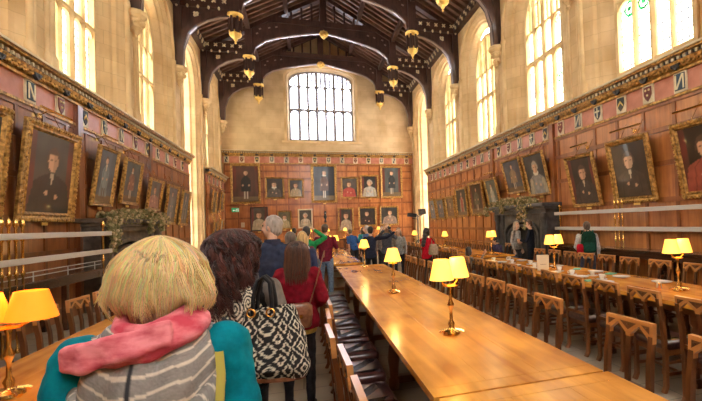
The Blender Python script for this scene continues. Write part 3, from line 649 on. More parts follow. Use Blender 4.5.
# windows
NW=[0]
def light_heads(mb,fx,u0,u1,zt,h,th):
    """cusped head: plate filling the corners over a pointed light"""
    c=(u0+u1)/2; w=(u1-u0)/2; n=7; P=[]
    for i in range(n+1):
        t=i/n; P.append((-w*math.cos(t*PI/2)**.9, zt-h+h*.92*math.sin(t*PI/2)))
    P=P+[(-a,b) for a,b in reversed(P[:-1])]
    for a,b in zip(P,P[1:]):
        vs=[fx(c+a[0],a[1],-th/2),fx(c+b[0],b[1],-th/2),fx(c+b[0],zt,-th/2),fx(c+a[0],zt,-th/2),fx(c+a[0],a[1],th/2),fx(c+b[0],b[1],th/2),fx(c+b[0],zt,th/2),fx(c+a[0],zt,th/2)]
        mb.add(vs,[(0,1,2,3),(4,5,6,7),(0,1,5,4)])
def window(fx,w,z0,zs,zt,nl,trans,label,mat,thick=.14,mid=None,gl='glass',mull=.085,roundels=(),nsup=2):
    """fx(u,z,d)->world; perpendicular tracery window"""
    NW[0]+=1
    root=empty('window_%d'%NW[0],fx(0,z0,0)); tag(root,label,kind='structure'); inv=Vector(fx(0,z0,0))
    f=lambda u,z,d:tuple(Vector(fx(u,z,d))-inv)
    A=arch(w,z0,zs,zt,12)
    mb=MB(); n=len(A); cz=z0+(zt-z0)*.4
    inner=[(u*(1-.1/w), z+(.08 if z<=z0 else -.09*(z>zs))) for u,z in A]
    for d0,d1 in ((-thick,-thick),):
        vs=[f(u,z,-thick/2) for u,z in A]+[f(u,z,-thick/2) for u,z in inner]+[f(u,z,thick/2) for u,z in A]+[f(u,z,thick/2) for u,z in inner]
        fs=[]
        for i in range(n):
            j=(i+1)%n; fs+= [(i,j,n+j,n+i),(2*n+i,2*n+j,3*n+j,3*n+i),(n+i,n+j,3*n+j,3*n+i),(i,j,2*n+j,2*n+i)]
        mb.add(vs,fs)
    def topat(u):
        for a,b in zip(A,A[1:]):
            if a[0]<=u<=b[0] and b[0]>a[0]: return a[1]+(b[1]-a[1])*(u-a[0])/(b[0]-a[0])
        return zs
    def bar(u,za,zb,wd,dp):
        vs=[f(u+a*wd/2,z,b*dp/2) for z in (za,zb) for a,b in ((-1,-.35),(-.3,-1),(.3,-1),(1,-.35),(1,.35),(.3,1),(-.3,1),(-1,.35))]
        mb.rings([vs[:8],vs[8:]])
    W=2*w-.16; lw=W/nl
    zh=zs-.05 if (zt-zs)>1 else zs-.35
    for i in range(1,nl):
        u=-W/2+i*lw; th=mull*(1.9 if (mid and i==nl//2) else 1)
        bar(u,z0,topat(u),th,thick*1.15)
    for i in range(nl):
        u0=-W/2+i*lw; u1=u0+lw; c=(u0+u1)/2
        light_heads(mb,f,u0,u1,min(zh,topat(c)-.1)+.02,lw*.9,.08)
        if topat(c)>zh+.25:
            bar(c,zh-.03,topat(c),mull*.6,thick*.7)
            for a,b in ((u0,c),(c,u1)):
                zz=min(topat((a+b)/2)-.02,zh+(zt-zs)*.5+ .1)
                if zz>zh+.25: light_heads(mb,f,a,b,zz,lw*.38,.07)
    for tz in trans:
        vs=[f(a*(w-.02),tz+b,c*thick*.55) for a in (-1,1) for b,c in ((-.06,-.4),(-.03,-1),(.03,-1),(.06,-.4),(.06,.4),(.03,1),(-.03,1),(-.06,.4))]
        mb.rings([vs[:8],vs[8:]])
        for i in range(nl):
            u0=-W/2+i*lw; light_heads(mb,f,u0,u0+lw,tz-.04,lw*.7,.08)
    mb.build('window_frame',mat,root)
    g=MB(); g.add([f(u,z,.04) for u,z in A],[tuple(range(len(A)))]); g.build('pane',M[gl],root)
    for (u,z,r,mk) in roundels:
        q=MB(); nn=16; R=r
        vs=[f(u+R*math.cos(2*PI*k/nn),z+R*1.15*math.sin(2*PI*k/nn),.02) for k in range(nn)]+[f(u+R*.68*math.cos(2*PI*k/nn),z+R*.78*math.sin(2*PI*k/nn),.02) for k in range(nn)]
        q.add(vs,[(k,(k+1)%nn,nn+(k+1)%nn,nn+k) for k in range(nn)])
        q.add([f(u-r*.3,z-r*.35,.015),f(u+r*.3,z-r*.35,.015),f(u+r*.35,z+r*.3,.015),f(u-r*.35,z+r*.3,.015)],[(0,1,2,3)]) if mk!='yl' else None
        tag(q.build('stained_wreath',M[mk],root),{'gr':'green stained glass wreath','rd':'red stained glass shield','bl':'blue stained glass ring','yl':'yellow stained glass ring'}[mk])
    return root
names=['beside-the-camera','nearest visible','second','third','fourth','far']
for sx,side in ((-1,'left'),(1,'right')):
    bay=4 if sx<0 else 5
    for k,yc in enumerate(BC):
        if k==bay:
            c=yc+(.2 if sx<0 else .25)
            window(lambda u,z,d,c=c,sx=sx:(sx*(XW+1.5+d),c+u,z),1.12,1.3,8.0,9.4,4,[3.9,6.3],'tall many-light bay window on the %s side'%side,M['stone_white'],.2,gl='glassc')
        else:
            rds=()
            if sx>0 and k==1: rds=[(-.72,6.62,.17,'gr'),(-.28,6.66,.17,'gr'),(.28,6.72,.17,'gr'),(.72,6.76,.17,'gr')]
            if sx>0 and k==2: rds=[(-.74,7.95,.13,'rd'),(-.74,6.12,.14,'gr'),(-.26,5.95,.14,'bl'),(.26,5.95,.14,'bl'),(.74,5.9,.14,'bl'),(.3,7.7,.1,'yl')]
            if sx>0 and k==3: rds=[(-.3,7.6,.12,'rd'),(.3,6.2,.12,'yl')]
            if sx<0 and k in (2,): rds=[(-.74,6.3,.12,'bl'),(.74,6.3,.12,'rd')]
            window(lambda u,z,d,yc=yc,sx=sx:(sx*(XW+.5+d),yc+u,z),1.13,5.18,8.2,9.7,4,[7.05],'tall stone-mullioned window of the %s wall, %s bay'%(side,names[k]),M['stone_trim'],.16,mid=True,roundels=rds,gl='glass' if k else 'glassc')
M['mull']=noisy('backlit_mullion_stone',(.20,.18,.19),(.32,.29,.29),(3,3,3),.7)  # dark look of backlit end mullions put into the stone colour
# end wall with its great window
mb=MB(); w=2.12; A=arch(w,7.2,11.25,11.95,12); RZ=14.35
def rz(x): return 11.05+(RZ-11.05)*(1-abs(x)/6.0)
q=lambda x,z,d=0:(x,YE+d,z)
mb.add([q(-6.6,0),q(6.6,0),q(6.6,7.2),q(-6.6,7.2)],[(0,1,2,3)])
for s in (-1,1): mb.add([q(s*w,7.2),q(s*6.6,7.2),q(s*6.6,10.8),q(s*w,rz(w))],[(0,1,2,3)])
pts=A[1:-1]
for a,b in zip(pts,pts[1:]): mb.add([q(*a),q(*b),q(b[0],rz(b[0])),q(a[0],rz(a[0]))],[(0,1,2,3)])
rs=[]
for d,s,dz in ((0,1,0),(.1,.99,.0),(.3,.96,.08),(.45,.955,.1)): rs.append([q(u*s,z-(1-s)*1.5*(z>7.3)+(dz if z<7.3 else 0),d) for u,z in A])
n=len(A)
for a,b in zip(rs,rs[1:]): mb.add(a+b,[(i,(i+1)%n,n+(i+1)%n,n+i) for i in range(n)])
wallE=mb.build('wall_end',M['stone_end']); tag(wallE,'far end wall of pale stone with a broad arched window',kind='structure')
mb=MB(); A2=arch(2.27,7.15,11.25,12.12,14)
mb.sweep([(u,YE-.04,z) for u,z in A2],.12,.13,(0,1,0)); mb.box(-2.5,2.5,YE-.12,YE+.05,7.02,7.16)
mb.build('window_hood',M['stone_trim'],wallE)
window(lambda u,z,d:(u,YE+.42+d,z),2.04,7.28,11.2,11.85,7,[9.3],'broad seven-light arched window of the end wall',M['mull'],.16,mull=.15,gl='glasse')
window(lambda u,z,d:(u,-3.12-d,z),2.0,5.0,10.0,11.2,5,[7.8],'added window in the unseen back wall behind the camera, for fill light',M['stone_trim'],.16,mull=.1,gl='glassc')  # unseen window, added to fill the hall with light from behind
# ------------------------------------------------------------------ panelling, frieze, cornice
def panelling(fx,u0,u1,ztop,z0,parent,rails,step,pil=(),sfx=''):
    """fx(u,z,d) d = out from the wall"""
    def bx(mb,a,b,za,zb,d0,d1):
        vs=[fx(u,z,d) for u in (a,b) for d in (d0,d1) for z in (za,zb)]
        mb.add(vs,[(0,1,3,2),(4,6,7,5),(0,4,5,1),(2,3,7,6),(0,2,6,4),(1,5,7,3)])
    mb=MB(); bx(mb,u0,u1,z0,ztop,.0,.06); mb.build('panel_field',M['panel_in'+sfx],parent)
    mb=MB(); n=max(1,round((u1-u0)/step))
    for i in range(n+1):
        u=u0+(u1-u0)*i/n; bx(mb,u-.04,u+.04,z0,ztop,.06,.085)
    for z in rails: bx(mb,u0,u1,z-.05,z+.05,.06,.09)
    bx(mb,u0,u1,z0,z0+.25,.06,.12)
    for u in pil: bx(mb,u-.1,u+.1,z0,ztop+.45,.06,.16)
    mb.build('panel_stiles',M['panel'+sfx],parent)
def cornice(fx,u0,u1,z,parent,n_sh,step0=None,nm=''):
    def bx(mb,a,b,za,zb,d0,d1):
        vs=[fx(u,zz,d) for u in (a,b) for d in (d0,d1) for zz in (za,zb)]
        mb.add(vs,[(0,1,3,2),(4,6,7,5),(0,4,5,1),(2,3,7,6),(0,2,6,4),(1,5,7,3)])
    f=MB(); bx(f,u0,u1,z-.75,z-.32,0,.07); f.build('frieze_band',M['frieze'],parent)
    g=MB(); bx(g,u0,u1,z-.34,z-.29,.02,.13); bx(g,u0,u1,z-.06,z-.02,.02,.3); bx(g,u0,u1,z-.8,z-.75,.02,.12)
    # carved scroll band
    k=0; u=u0+.1
    prof=[(.08,-.29),(.13,-.27),(.2,-.19),(.22,-.14)]
    for (da,za),(db,zb_) in zip(prof,prof[1:]):
        g.add([fx(u0,z+za,da),fx(u1,z+za,da),fx(u1,z+zb_,db),fx(u0,z+zb_,db)],[(0,1,2,3)])
    while u<u1-.05:
        for j,(du,dz,r) in enumerate(((0,-.22,.042),(.07,-.19,.03),(.07,-.25,.03))):
            c=fx(u+du,z+dz,.17+.02*(dz>-.21)); g.ball(c,r,5,3)
        u+=.15
    g.build('gilt_cornice',M['gold'],parent)
    d=MB(); bx(d,u0,u1,z-.14,z-.06,.02,.2); d.build('dentil_ground',M['black'],parent)
    d=MB(); u=u0+.03
    while u<u1: bx(d,u,u+.055,z-.13,z-.065,.2,.235); u+=.13
    bx(d,u0,u1,z-.02,z+.02,0,.34)
    d.build('dentils',M['cream'],parent)
SH={}
def shield(fx,u,z,idx,parent):
    col=[((.02,.03,.05),(.75,.7,.5)),((.02,.045,.08),(.78,.70,.48)),((.16,.03,.025),(.8,.68,.36)),((.02,.02,.02),(.8,.6,.2))][idx%4]
    key=idx%4
    if key not in SH: SH[key]=(plain('shield_ground%d'%key,col[0],.5),plain('shield_charge%d'%key,col[1],.5))
    r=MB(); 
    def bx(mb,a,b,za,zb,d0,d1):
        vs=[fx(uu,zz,d) for uu in (a,b) for d in (d0,d1) for zz in (za,zb)]
        mb.add(vs,[(0,1,3,2),(4,6,7,5),(0,4,5,1),(2,3,7,6),(0,2,6,4),(1,5,7,3)])
    bx(r,u-.145,u+.145,z-.2,z+.2,.07,.1)
    o=r.build('shield_frame',M['cream'],parent)
    s=MB(); n=[(-.1,.15),(.1,.15),(.1,-.02),(.06,-.1),(0,-.16),(-.06,-.1),(-.1,-.02)] if key!=1 else [(-.11,.16),(.11,.16),(.11,-.16),(-.11,-.16)]
    s.prism(n,lambda a,b,t:fx(u+a,z+b,.1+t),.015); s.build('shield',SH[key][0],o)
    c=MB()
    if key==0: bx(c,u-.015,u+.015,z-.12,z+.14,.115,.125); bx(c,u-.08,u+.08,z+.02,z+.06,.115,.125)
    elif key==1:
        c.prism([(-.09,.14),(-.05,.14),(.09,-.14),(.05,-.14)],lambda a,b,t:fx(u+a,z+b,.115+t),.01); bx(c,u-.1,u-.07,z-.14,z+.14,.115,.125); bx(c,u+.07,u+.1,z-.14,z+.14,.115,.125)
    elif key==2:
        for a,b in ((-.045,.08),(.045,.08),(0,-.03)): c.ball(fx(u+a,z+b,.115),.028,6,4)
    else:
        c.prism([(-.08,-.02),(0,.08),(.08,-.02),(.08,-.06),(0,.03),(-.08,-.06)],lambda a,b,t:fx(u+a,z+b,.115+t),.01)
    c.build('shield_charge',SH[key][1],o)
    b=MB(); b.ball(fx(u+.02,z+.29,.2),.04,6,4); b.prism([(-.1,.05),(.12,.05),(.08,-.02),(0,-.07),(-.07,-.02)],lambda a,bb,t:fx(u+a,z+.28+bb,.16+t),.06); b.build('shield_crest',M['black'],o)
FR=lambda u,z,d:(5.95-d,u,z)
FL=lambda u,z,d:(-5.95+d,u,z)
FE=lambda u,z,d:(u,YE-.03-d,z)
rl=[.8,1.35,2.0,2.75,3.45,3.98]
panR=empty('wall_panelling',(0,0,0)); panR['label']='oak panelling with gilt cornice along the right wall'; panR['kind']='structure'; panR.name='trim_2'
panL=empty('wall_panelling',(0,0,0)); panL['label']='oak panelling with gilt cornice along the left wall'; panL['kind']='structure'; panL.name='trim_3'
panE=empty('wall_panelling',(0,0,0)); panE['label']='oak panelling with gilt cornice on the end wall'; panE['kind']='structure'; panE.name='trim_4'
panS=empty('wall_panelling',(0,0,0)); panS['label']='short oak panelling beyond the left bay opening'; panS['kind']='structure'; panS.name='trim_5'
panelling(FR,YB,23.75,4.0,0,panR,rl,.78,[10.62,14.7]); cornice(FR,YB,23.75,4.8,panR,0)
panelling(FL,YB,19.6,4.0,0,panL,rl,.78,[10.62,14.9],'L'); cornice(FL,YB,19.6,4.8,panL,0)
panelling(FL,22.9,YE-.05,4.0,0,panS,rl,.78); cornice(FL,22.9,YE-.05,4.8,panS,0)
panelling(FE,-5.85,5.85,5.7,0,panE,[.8,1.4,2.3,3.1,3.9,4.75,5.2,5.6],.74); cornice(FE,-5.95,5.95,6.46,panE,0)
i=0
for y in [5.46+.79*k for k in range(23)]: shield(FR,y,4.27,i,panR); i+=1
for y in [8.1+.95*k for k in range(12)]: shield(FL,y,4.27,i+1,panL); i+=1
for y in (23.4,24.4,25.4,26.4): shield(FL,y,4.27,i,panS); i+=1
for k in range(14): shield(FE,-5.72+.865*k,5.93,k+1,panE)
# ------------------------------------------------------------------ roof
mb=MB()
Y0=-3.0
for s in (-1,1):
    mb.add([(s*6.6,Y0,10.73),(s*6.6,YE+.5,10.73),(0,YE+.5,RZ),(0,Y0,RZ),(s*6.6,Y0,10.85),(s*6.6,YE+.5,10.85),(0,YE+.5,RZ+.12),(0,Y0,RZ+.12)],[(0,1,2,3),(4,5,6,7),(0,1,5,4),(0,3,7,4),(1,2,6,5)])
    y=Y0+.1
    while y<YE-.1:
        mb.sweep([(s*6.0,y,11.05-.08),(0,y,RZ-.08)],.13,.16,(0,1,0)); y+=.44
ceil=mb.build('ceiling',M['roof']); tag(ceil,'dark boarded timber roof with rafters',kind='structure')
pu=MB()
for s in (-1,1):
    pu.box(s*5.75-.12*0,s*6.0,Y0,YE,10.62,11.05)
    for x in (3.78,1.9): pu.cbox((s*x,(Y0+YE)/2,rz(x)-.25),(.2,YE-Y0,.26))
pu.cbox((0,(Y0+YE)/2,RZ-.3),(.22,YE-Y0,.3)); pu.build('purlins',M['roofd'],ceil)
kb=MB()
for s in (-1,1):
    y=Y0+.2
    while y<YE-.2: kb.ball((s*5.72,y,10.72),(.05,.05,.09),6,4); kb.cbox((s*5.73,y+.22,10.9),(.03,.12,.1)); y+=.44
kb.build('gilt_knobs',M['cream'],ceil)
def make_truss():
    root=empty('roof_truss',(0,0,0))
    for s in (-1,1):
        m=MB(); m.box(s*5.72,s*5.99,-.16,.16,8.18,10.65); m.build('wall_post',M['roofd'],root)
        P=[(s*5.83,0,8.25),(s*5.78,0,9.0),(s*5.6,0,9.6),(s*5.28,0,10.0),(s*4.85,0,10.28),(s*4.35,0,10.46),(s*3.85,0,10.52)]
        m=MB(); m.sweep(P,.3,.26,(0,1,0)); m.build('curved_brace',M['roofd'],root,smooth=True)
        m=MB(); Q=[(x+ (0 if abs(x)>5.7 else -s*.0),0,z-.13) for x,y,z in P]; Q=[(x-s*.12,0,z-.03) if abs(x)>5.5 else (x-s*.06,0,z-.12) for x,y,z in P]
        m.sweep(Q,.12,.05,(0,1,0)); m.build('brace_moulding',M['roofl'],root)  # pale strip carries the painted daylight shine under the brace
        m=MB(); top=[(x,z) for x,y,z in P[1:]]
        m.prism([(s*5.8,9.0)]+top[1:]+[(s*3.85,10.7),(s*5.8,10.7)],lambda a,b,t:(a,-.05+t,b),.1); m.build('spandrel',M['roofd'],root)
        m=MB(); m.box(s*3.6,s*6.0,-.17,.17,10.62,10.78); m.box(s*3.6,s*6.0,-.13,.13,10.78,11.08); m.box(s*3.6,s*6.0,-.17,.17,11.08,11.18); m.build('hammer_beam',M['roofd'],root)
        for k in range(5):
            g=MB(); x=s*(4.15+.38*k)
            for j in range(4):
                a=PI/4+j*PI/2; g.cbox((x+.05*math.cos(a),-.15,10.95+.05*math.sin(a)),(.05,.03,.1),0,0,-a+PI/2)
            g.ball((x,-.15,10.95),.06,6,4); g.build('gilt_star',M['cream'],root); g=MB(); g.ball((x+s*.19,-.19,10.62),(.05,.05,.08),6,4); g.build('gilt_knob',M['cream'],root)
        g=MB()
        for a in range(4):
            an=PI/4+a*PI/2; g.ball((s*5.2+.07*math.cos(an),-.07,10.36+.07*math.sin(an)),.06,6,4)
        g.build('gilt_flower',M['cream'],root)
        m=MB(); m.box(s*3.6-.02,s*3.94,-.17,.17,10.5,rz(3.78)-.1); m.build('hammer_post',M['roofd'],root)
        # pendant
        m=MB(); m.lathe([(.1,9.65),(.12,9.75),(.12,10.5)],(s*3.77,0,0),8)
        for k in range(6):
            a=k*PI/3; m.tube([(s*3.77+.23*math.cos(a),.23*math.sin(a),z) for z in (9.72,10.5)],.05,6)
        p=m.build('pendant',M['roofd'],root)
        m=MB(); m.lathe([(.23,10.37),(.30,10.40),(.33,10.45),(.30,10.48),(.32,10.52),(.25,10.54),(.2,10.48)],(s*3.77,0,0),12); m.build('gilt_ring',M['gilt'],p); m=MB()
        m.lathe([(.015,9.30),(.045,9.34),(.03,9.40),(.07,9.45),(.10,9.53),(.18,9.58),(.24,9.66),(.22,9.69),(.25,9.73),(.15,9.75)],(s*3.77,0,0),12)
        for k in range(6):
            a=k*PI/3+.5; m.ball((s*3.77+.24*math.cos(a),.24*math.sin(a),9.77),(.03,.03,.06),6,4)
        m.build('gilt_drop',M['gilt'],p)
        # central arched brace
        P=[(s*3.62,0,10.7),(s*3.55,0,11.0),(s*3.35,0,11.28),(s*2.95,0,11.52),(s*2.3,0,11.74),(s*1.4,0,11.96),(s*.6,0,12.12),(0,0,12.22)]
        m=MB(); m.sweep(P,.28,.22,(0,1,0)); m.build('arched_brace',M['roofd'],root,smooth=True)
        m=MB(); m.sweep([(x-s*(.1 if abs(x)>3.3 else .02),0,z-(.0 if abs(x)>3.5 else .12)) for x,y,z in P],.12,.05,(0,1,0)); m.build('brace_moulding',M['roofl'],root)
        m=MB(); m.prism([(s*3.62,10.9)]+[(x,z) for x,y,z in P[1:]]+[(0,12.5),(s*3.62,12.5)],lambda a,b,t:(a,-.04+t,b),.08); m.build('spandrel',M['roofd'],root)
        g=MB()
        for k,(x,z) in enumerate(((3.2,12.0),(3.35,11.75),(2.75,12.1),(2.4,12.18))):
            g.cbox((s*x,-.06,z),(.12,.02,.07),0,0,.4*s)
        g.build('carved_leaves',M['roofl'],root)
        m=MB(); m.sweep([(s*5.9,0,rz(5.9)-.2),(0,0,RZ-.2)],.28,.34,(0,1,0)); m.build('principal_rafter',M['roofd'],root)
    m=MB(); m.box(-3.62,3.62,-.15,.15,12.4,12.68); m.build('collar_beam',M['roofd'],root)
    m=MB(); m.box(-.17,.17,-.16,.16,12.68,RZ-.2); m.build('king_post',M['roofd'],root)
    for s in (-1,1):
        for k in range(4):
            x=s*(.6+.52*k); zt=rz(x)-.35
            if zt>12.75:
                m=MB(); m.box(x-.05,x+.05,-.06,.06,12.66,zt); m.build('queen_post',M['roofd'],root)
    m=MB(); 
    for k in range(8):
        a=k*PI/4; m.ball((.17*math.cos(a),-.12,12.02+.13*math.sin(a)),(.09,.09,.08),8,5)
    m.ball((0,-.15,12.0),.12,8,6); m.lathe([(.03,11.78),(.12,11.86),(.16,11.95),(.1,12.05)],(0,0,0),10); m.build('gilt_boss',M['gilt'],root)
    return root
T0=make_truss(); pl=['timber hammerbeam truss nearest the camera, mostly above the frame','second timber hammerbeam truss from the near end','third timber hammerbeam truss, over the middle of the hall','fourth timber hammerbeam truss, one short of the end wall','farthest timber hammerbeam truss, set against the end wall']
T0.location=(0,TY[0],0); tag(T0,pl[0],'roof truss','hammerbeam roof trusses')
for k in range(1,5): copy_tree(T0,loc=(0,TY[k],0),label=pl[k])
# ------------------------------------------------------------------ paintings
def canvas(name,w,h,par,bg,robe,style,seed,parent):
    rnd=random.Random(seed); nx,nz=38,50
    me=bpy.data.meshes.new(name); vs=[((i/nx-.5)*w,-.012,j/nz*h) for j in range(nz+1) for i in range(nx+1)]
    fs=[(j*(nx+1)+i,j*(nx+1)+i+1,(j+1)*(nx+1)+i+1,(j+1)*(nx+1)+i) for j in range(nz) for i in range(nx)]
    me.from_pydata(vs,[],fs); ca=me.color_attributes.new('Col','FLOAT_COLOR','POINT')
    skin=(.62,.38,.24); hx=rnd.uniform(-.05,.05)
    full=style=='full'
    hy=.80 if full else .66; hr=.055 if full else .115; sh=.17 if full else .34
    for k,(x,y,z) in enumerate(vs):
        u=x/w+0; v=z/h; a=noise.noise(Vector((u*4+seed,v*4,seed)))*.5+.5
        b2=noise.noise(Vector((u*9+seed,v*9,seed*2)))*.5+.5
        c=[q*(.3+.8*a) for q in bg]
        if abs(u)>.36 and seed%3==0: c=[.16*a+.05,.03,.02]          # curtain
        if v<.16 and full: c=[.12+.08*b2,.08+.05*b2,.05]
        asp=w/h
        # robe
        du=(u-hx); t=(hy-hr*1.3-v)
        if t>0:
            wd=sh*min(1,(t/.12)**.5)*(1+(.35*t if full else .8*t)); 
            if full and v<(.30 if seed%2 else .14): wd=.0
            if abs(du)<wd:
                s=.6+.7*b2
                c=[q*s for q in robe]
                if abs(du)<.05*(1-t/.16) and t<.16 and seed%2==0: c=[.6*s,.52*s,.4*s]
                if seed%5==0 and abs(du)>wd*.55 and t>.12: c=[.42*s,.36*s,.26*s]
                if abs(abs(du)-wd*.6)<.012: c=[q*.6 for q in c]
            if full and v<.30 and v>.08 and (abs(du-.045)<.025 or abs(du+.05)<.025): c=[.55,.48,.38] if seed%2 else [.08,.06,.05]
            if not full and ((du-.12)**2+((v-.22)*1.2)**2<.0016 or (du+.1)**2+((v-.26)*1.2)**2<.0014): c=list(skin)
            if full and ((abs(du)-.12)**2+((v-.46)*1.2)**2<.0009): c=list(skin)
        hd=(du*asp*1.1)**2+((v-hy)*.85)**2
        if ((du*asp*1.0)**2+((v-hy+hr*1.1)*1.8)**2)<(hr*1.05)**2 and seed%3==2: c=[.7,.66,.56]
        if hd<(hr*1.35)**2 and v>hy-hr*.3: c=[.09,.05,.03] if seed%5 else [.4,.35,.28]
        if hd<(hr)**2 and v<hy+hr*.85: c=[q*(1.1 if du<0 else .8) for q in skin]
        if hd<hr**2 and abs(v-hy-hr*.15)<hr*.13 and .2*hr<abs(du*asp)<.6*hr: c=[.15,.08,.05]
        ca.data[k].color=(*[max(.008,q) for q in c],1)
    me.materials.append(M['canvas']); o=bpy.data.objects.new(name,me); COL.objects.link(o); o.parent=parent; return o
def painting(loc,rz,w,h,lean,label,cat='painting',fw_=.1,bg=(.05,.03,.02),robe=(.02,.02,.02),style='bust',seed=1,group=None,orn=False,plaque=True,fm='gold'):
    """base at loc; faces local -Y; leans forward"""
    root=empty('portrait_painting',loc,rz,label,cat,group); root.rotation_euler=(0,0,rz)
    T=Matrix.Rotation(math.asin(min(.5,lean/h)),4,'X') if lean else Matrix.Identity(4)
    fr=MB(); prof=[(0,0),(0,-.05),(.02,-.085),(fw_*.35,-.07),(fw_*.55,-.06),(fw_*.75,-.075),(fw_,-.03),(fw_,0)]
    W,H=w/2,h
    cor=[(-W,0),(W,0),(W,H),(-W,H)]; sg=[(1,1),(-1,1),(-1,-1),(1,-1)]
    rs=[[(x+sx*p*1,d,z+sz*p) for p,d in prof] for (x,z),(sx,sz) in zip(cor,sg)]
    fr.rings(rs,closed=True)
    if orn:
        r=random.Random(seed)
        for (x0,z0),(x1,z1) in ((cor[0],cor[1]),(cor[1],cor[2]),(cor[2],cor[3]),(cor[3],cor[0])):
            L=math.hypot(x1-x0,z1-z0); n=int(L/.075)
            for k in range(n):
                t=(k+.5)/n; x=x0+(x1-x0)*t; z=z0+(z1-z0)*t; cx,cz=-x/ (abs(x)+1e-6),0
                ix=fw_*.25*(1 if x<-W+.01 else -1 if x>W-.01 else 0); iz=fw_*.25*(1 if z<.01 else -1 if z>H-.01 else 0)
                fr.ball((x+ix*.6,-.08,z+iz*.6),(.036,.02,.036),6,3)
    f=fr.build('frame',M[fm],root); 
    cv=canvas('canvas',w-fw_*1.7,h-fw_*1.7,None,bg,robe,style,seed,root); cv.location=(0,-.02,fw_*.85)
    bk=MB(); bk.box(-W+.02,W-.02,-.018,.0,.02,H-.02); bo=bk.build('backboard',M['black'],root)
    for o in (f,cv,bo): 
        o.matrix_basis=T@o.matrix_basis
    if plaque:
        p=MB(); p.box(-.09,.09,-.012,0,-.075,-.02); tag(p.build('name_plaque',M['gilt'],root),'small gilt name plaque')
    if lean>.0:
        wr=MB(); 
        wr.tube([(-w*.2,-lean*.85,h*.97),(-w*.2,.02,h+.35)],.006,4); wr.build('hanging_wire',M['brass'],root); wr=MB(); wr.tube([(w*.2,-lean*.85,h*.97),(w*.2,.02,h+.35)],.006,4); wr.build('hanging_wire',M['brass'],root)
    return root
DB=(.05,.03,.02); DG=(.05,.055,.04); BL=(.12,.13,.16); BK=(.015,.015,.018)
rp=[(6.23,5.0,2.0,3.39,.27,'gilt-framed portrait of a seated figure, cut by the right edge of view',.12,DB,(.35,.08,.05),'bust',3,True),
 (8.06,6.85,2.0,3.41,.22,'second portrait from the right edge of view, in a broad carved gilt frame',.12,DB,(.06,.04,.03),'bust',4,True),
 (9.64,8.51,1.97,3.30,.26,'narrow gilt-framed dark portrait just right of the fireplace, above the end of the pale rails',.09,DB,(.05,.04,.04),'bust',6,False),
 (11.9,10.69,2.42,3.73,.29,'portrait in thin gilt frame over the right half of the right fireplace',.07,(.08,.08,.08),(.28,.27,.26),'bust',5,False),
 (13.38,12.12,2.6,3.77,.27,'portrait in thin gilt frame over the left half of the right fireplace',.07,BL,(.3,.22,.13),'full',7,False),
 (14.93,13.91,2.0,3.3,.27,'portrait of a pale-robed figure just left of the right fireplace',.09,(.18,.2,.16),(.42,.42,.36),'full',8,False),
 (16.87,15.4,1.92,3.33,.15,'large portrait of a dark-robed figure, second left of the right fireplace',.12,DB,(.1,.12,.08),'full',9,True),
 (18.61,17.22,1.89,3.24,.12,'portrait of a red-robed figure on the right wall, third left of the fireplace',.1,DG,(.45,.08,.05),'full',10,False),
 (20.13,18.88,1.86,2.96,.10,'brownish portrait on the right wall, fourth left of the fireplace',.12,(.3,.2,.1),(.25,.12,.05),'bust',12,False),
 (21.63,20.37,1.83,2.94,.14,'small grey portrait on the right wall, second from its far end',.1,(.2,.2,.2),(.1,.1,.12),'bust',13,False),
 (23.04,21.9,1.81,3.0,.15,'farthest portrait of the right wall, pale bluish canvas',.1,(.3,.32,.34),(.2,.2,.24),'bust',14,False)]
for ya,yb,zb,zt,ln,lb,fw_,bg,rb,st,sd,orn in rp:
    painting((5.84,(ya+yb)/2,zb),-PI/2,abs(ya-yb),math.hypot(zt-zb,ln),ln,lb,'painting',fw_,bg,rb,st,sd,orn=orn)
lp=[(6.7,8.12,1.95,3.7,.17,'ornate gilt-framed painting cut by the left edge of view',.16,DB,(.05,.04,.04),'full',2,True),
 (8.51,10.21,1.95,3.7,.17,'largest portrait of the left wall, full-length figure in a heavy carved gilt frame',.17,(.09,.09,.09),BK,'bust',6,True),
 (10.99,12.01,2.33,3.71,.21,'portrait of a blue-robed standing figure over the left fireplace, nearer one',.09,(.11,.15,.2),(.2,.27,.3),'full',16,False),
 (12.5,13.67,2.45,3.67,.17,'portrait of a red-robed figure over the left fireplace, farther one',.09,(.11,.14,.16),(.3,.14,.1),'full',17,False),
 (14.35,15.52,2.35,3.34,.15,'portrait just beyond the left fireplace, first of three in a row',.09,(.15,.17,.2),(.38,.2,.18),'bust',18,False),
 (15.95,17.16,1.92,3.3,.18,'middle of the three tall portraits near the left bay opening',.1,(.17,.18,.2),(.2,.22,.22),'full',19,False),
 (17.65,18.73,1.89,3.25,.19,'last portrait of the left wall before the bright bay opening',.1,(.2,.21,.22),(.14,.13,.13),'full',20,False)]
for ya,yb,zb,zt,ln,lb,fw_,bg,rb,st,sd,orn in lp:
    painting((-5.84,(ya+yb)/2,zb),PI/2,abs(ya-yb),math.hypot(zt-zb,ln),ln,lb,'painting',fw_,bg,rb,st,sd,orn=orn)
for (y,z,w_,h_,lb,sd,bg,rb) in ((23.9,2.52,1.0,1.2,'upper near portrait on the short panelled wall past the left bay',21,(.3,.2,.1),(.1,.05,.04)),(26.0,2.75,.9,1.05,'upper far portrait on the short panelled wall past the left bay',22,(.2,.13,.08),(.1,.06,.05)),(24.0,1.3,.9,.8,'lower near portrait on the short panelled wall past the left bay',23,(.3,.2,.12),(.2,.1,.07)),(25.6,1.4,.9,.85,'pale lower far portrait on the short panelled wall past the left bay',24,(.6,.55,.46),(.5,.4,.3))):
    painting((-5.84,y,z),PI/2,w_,h_,.12,lb,'painting',.09,bg,rb,'bust',sd)
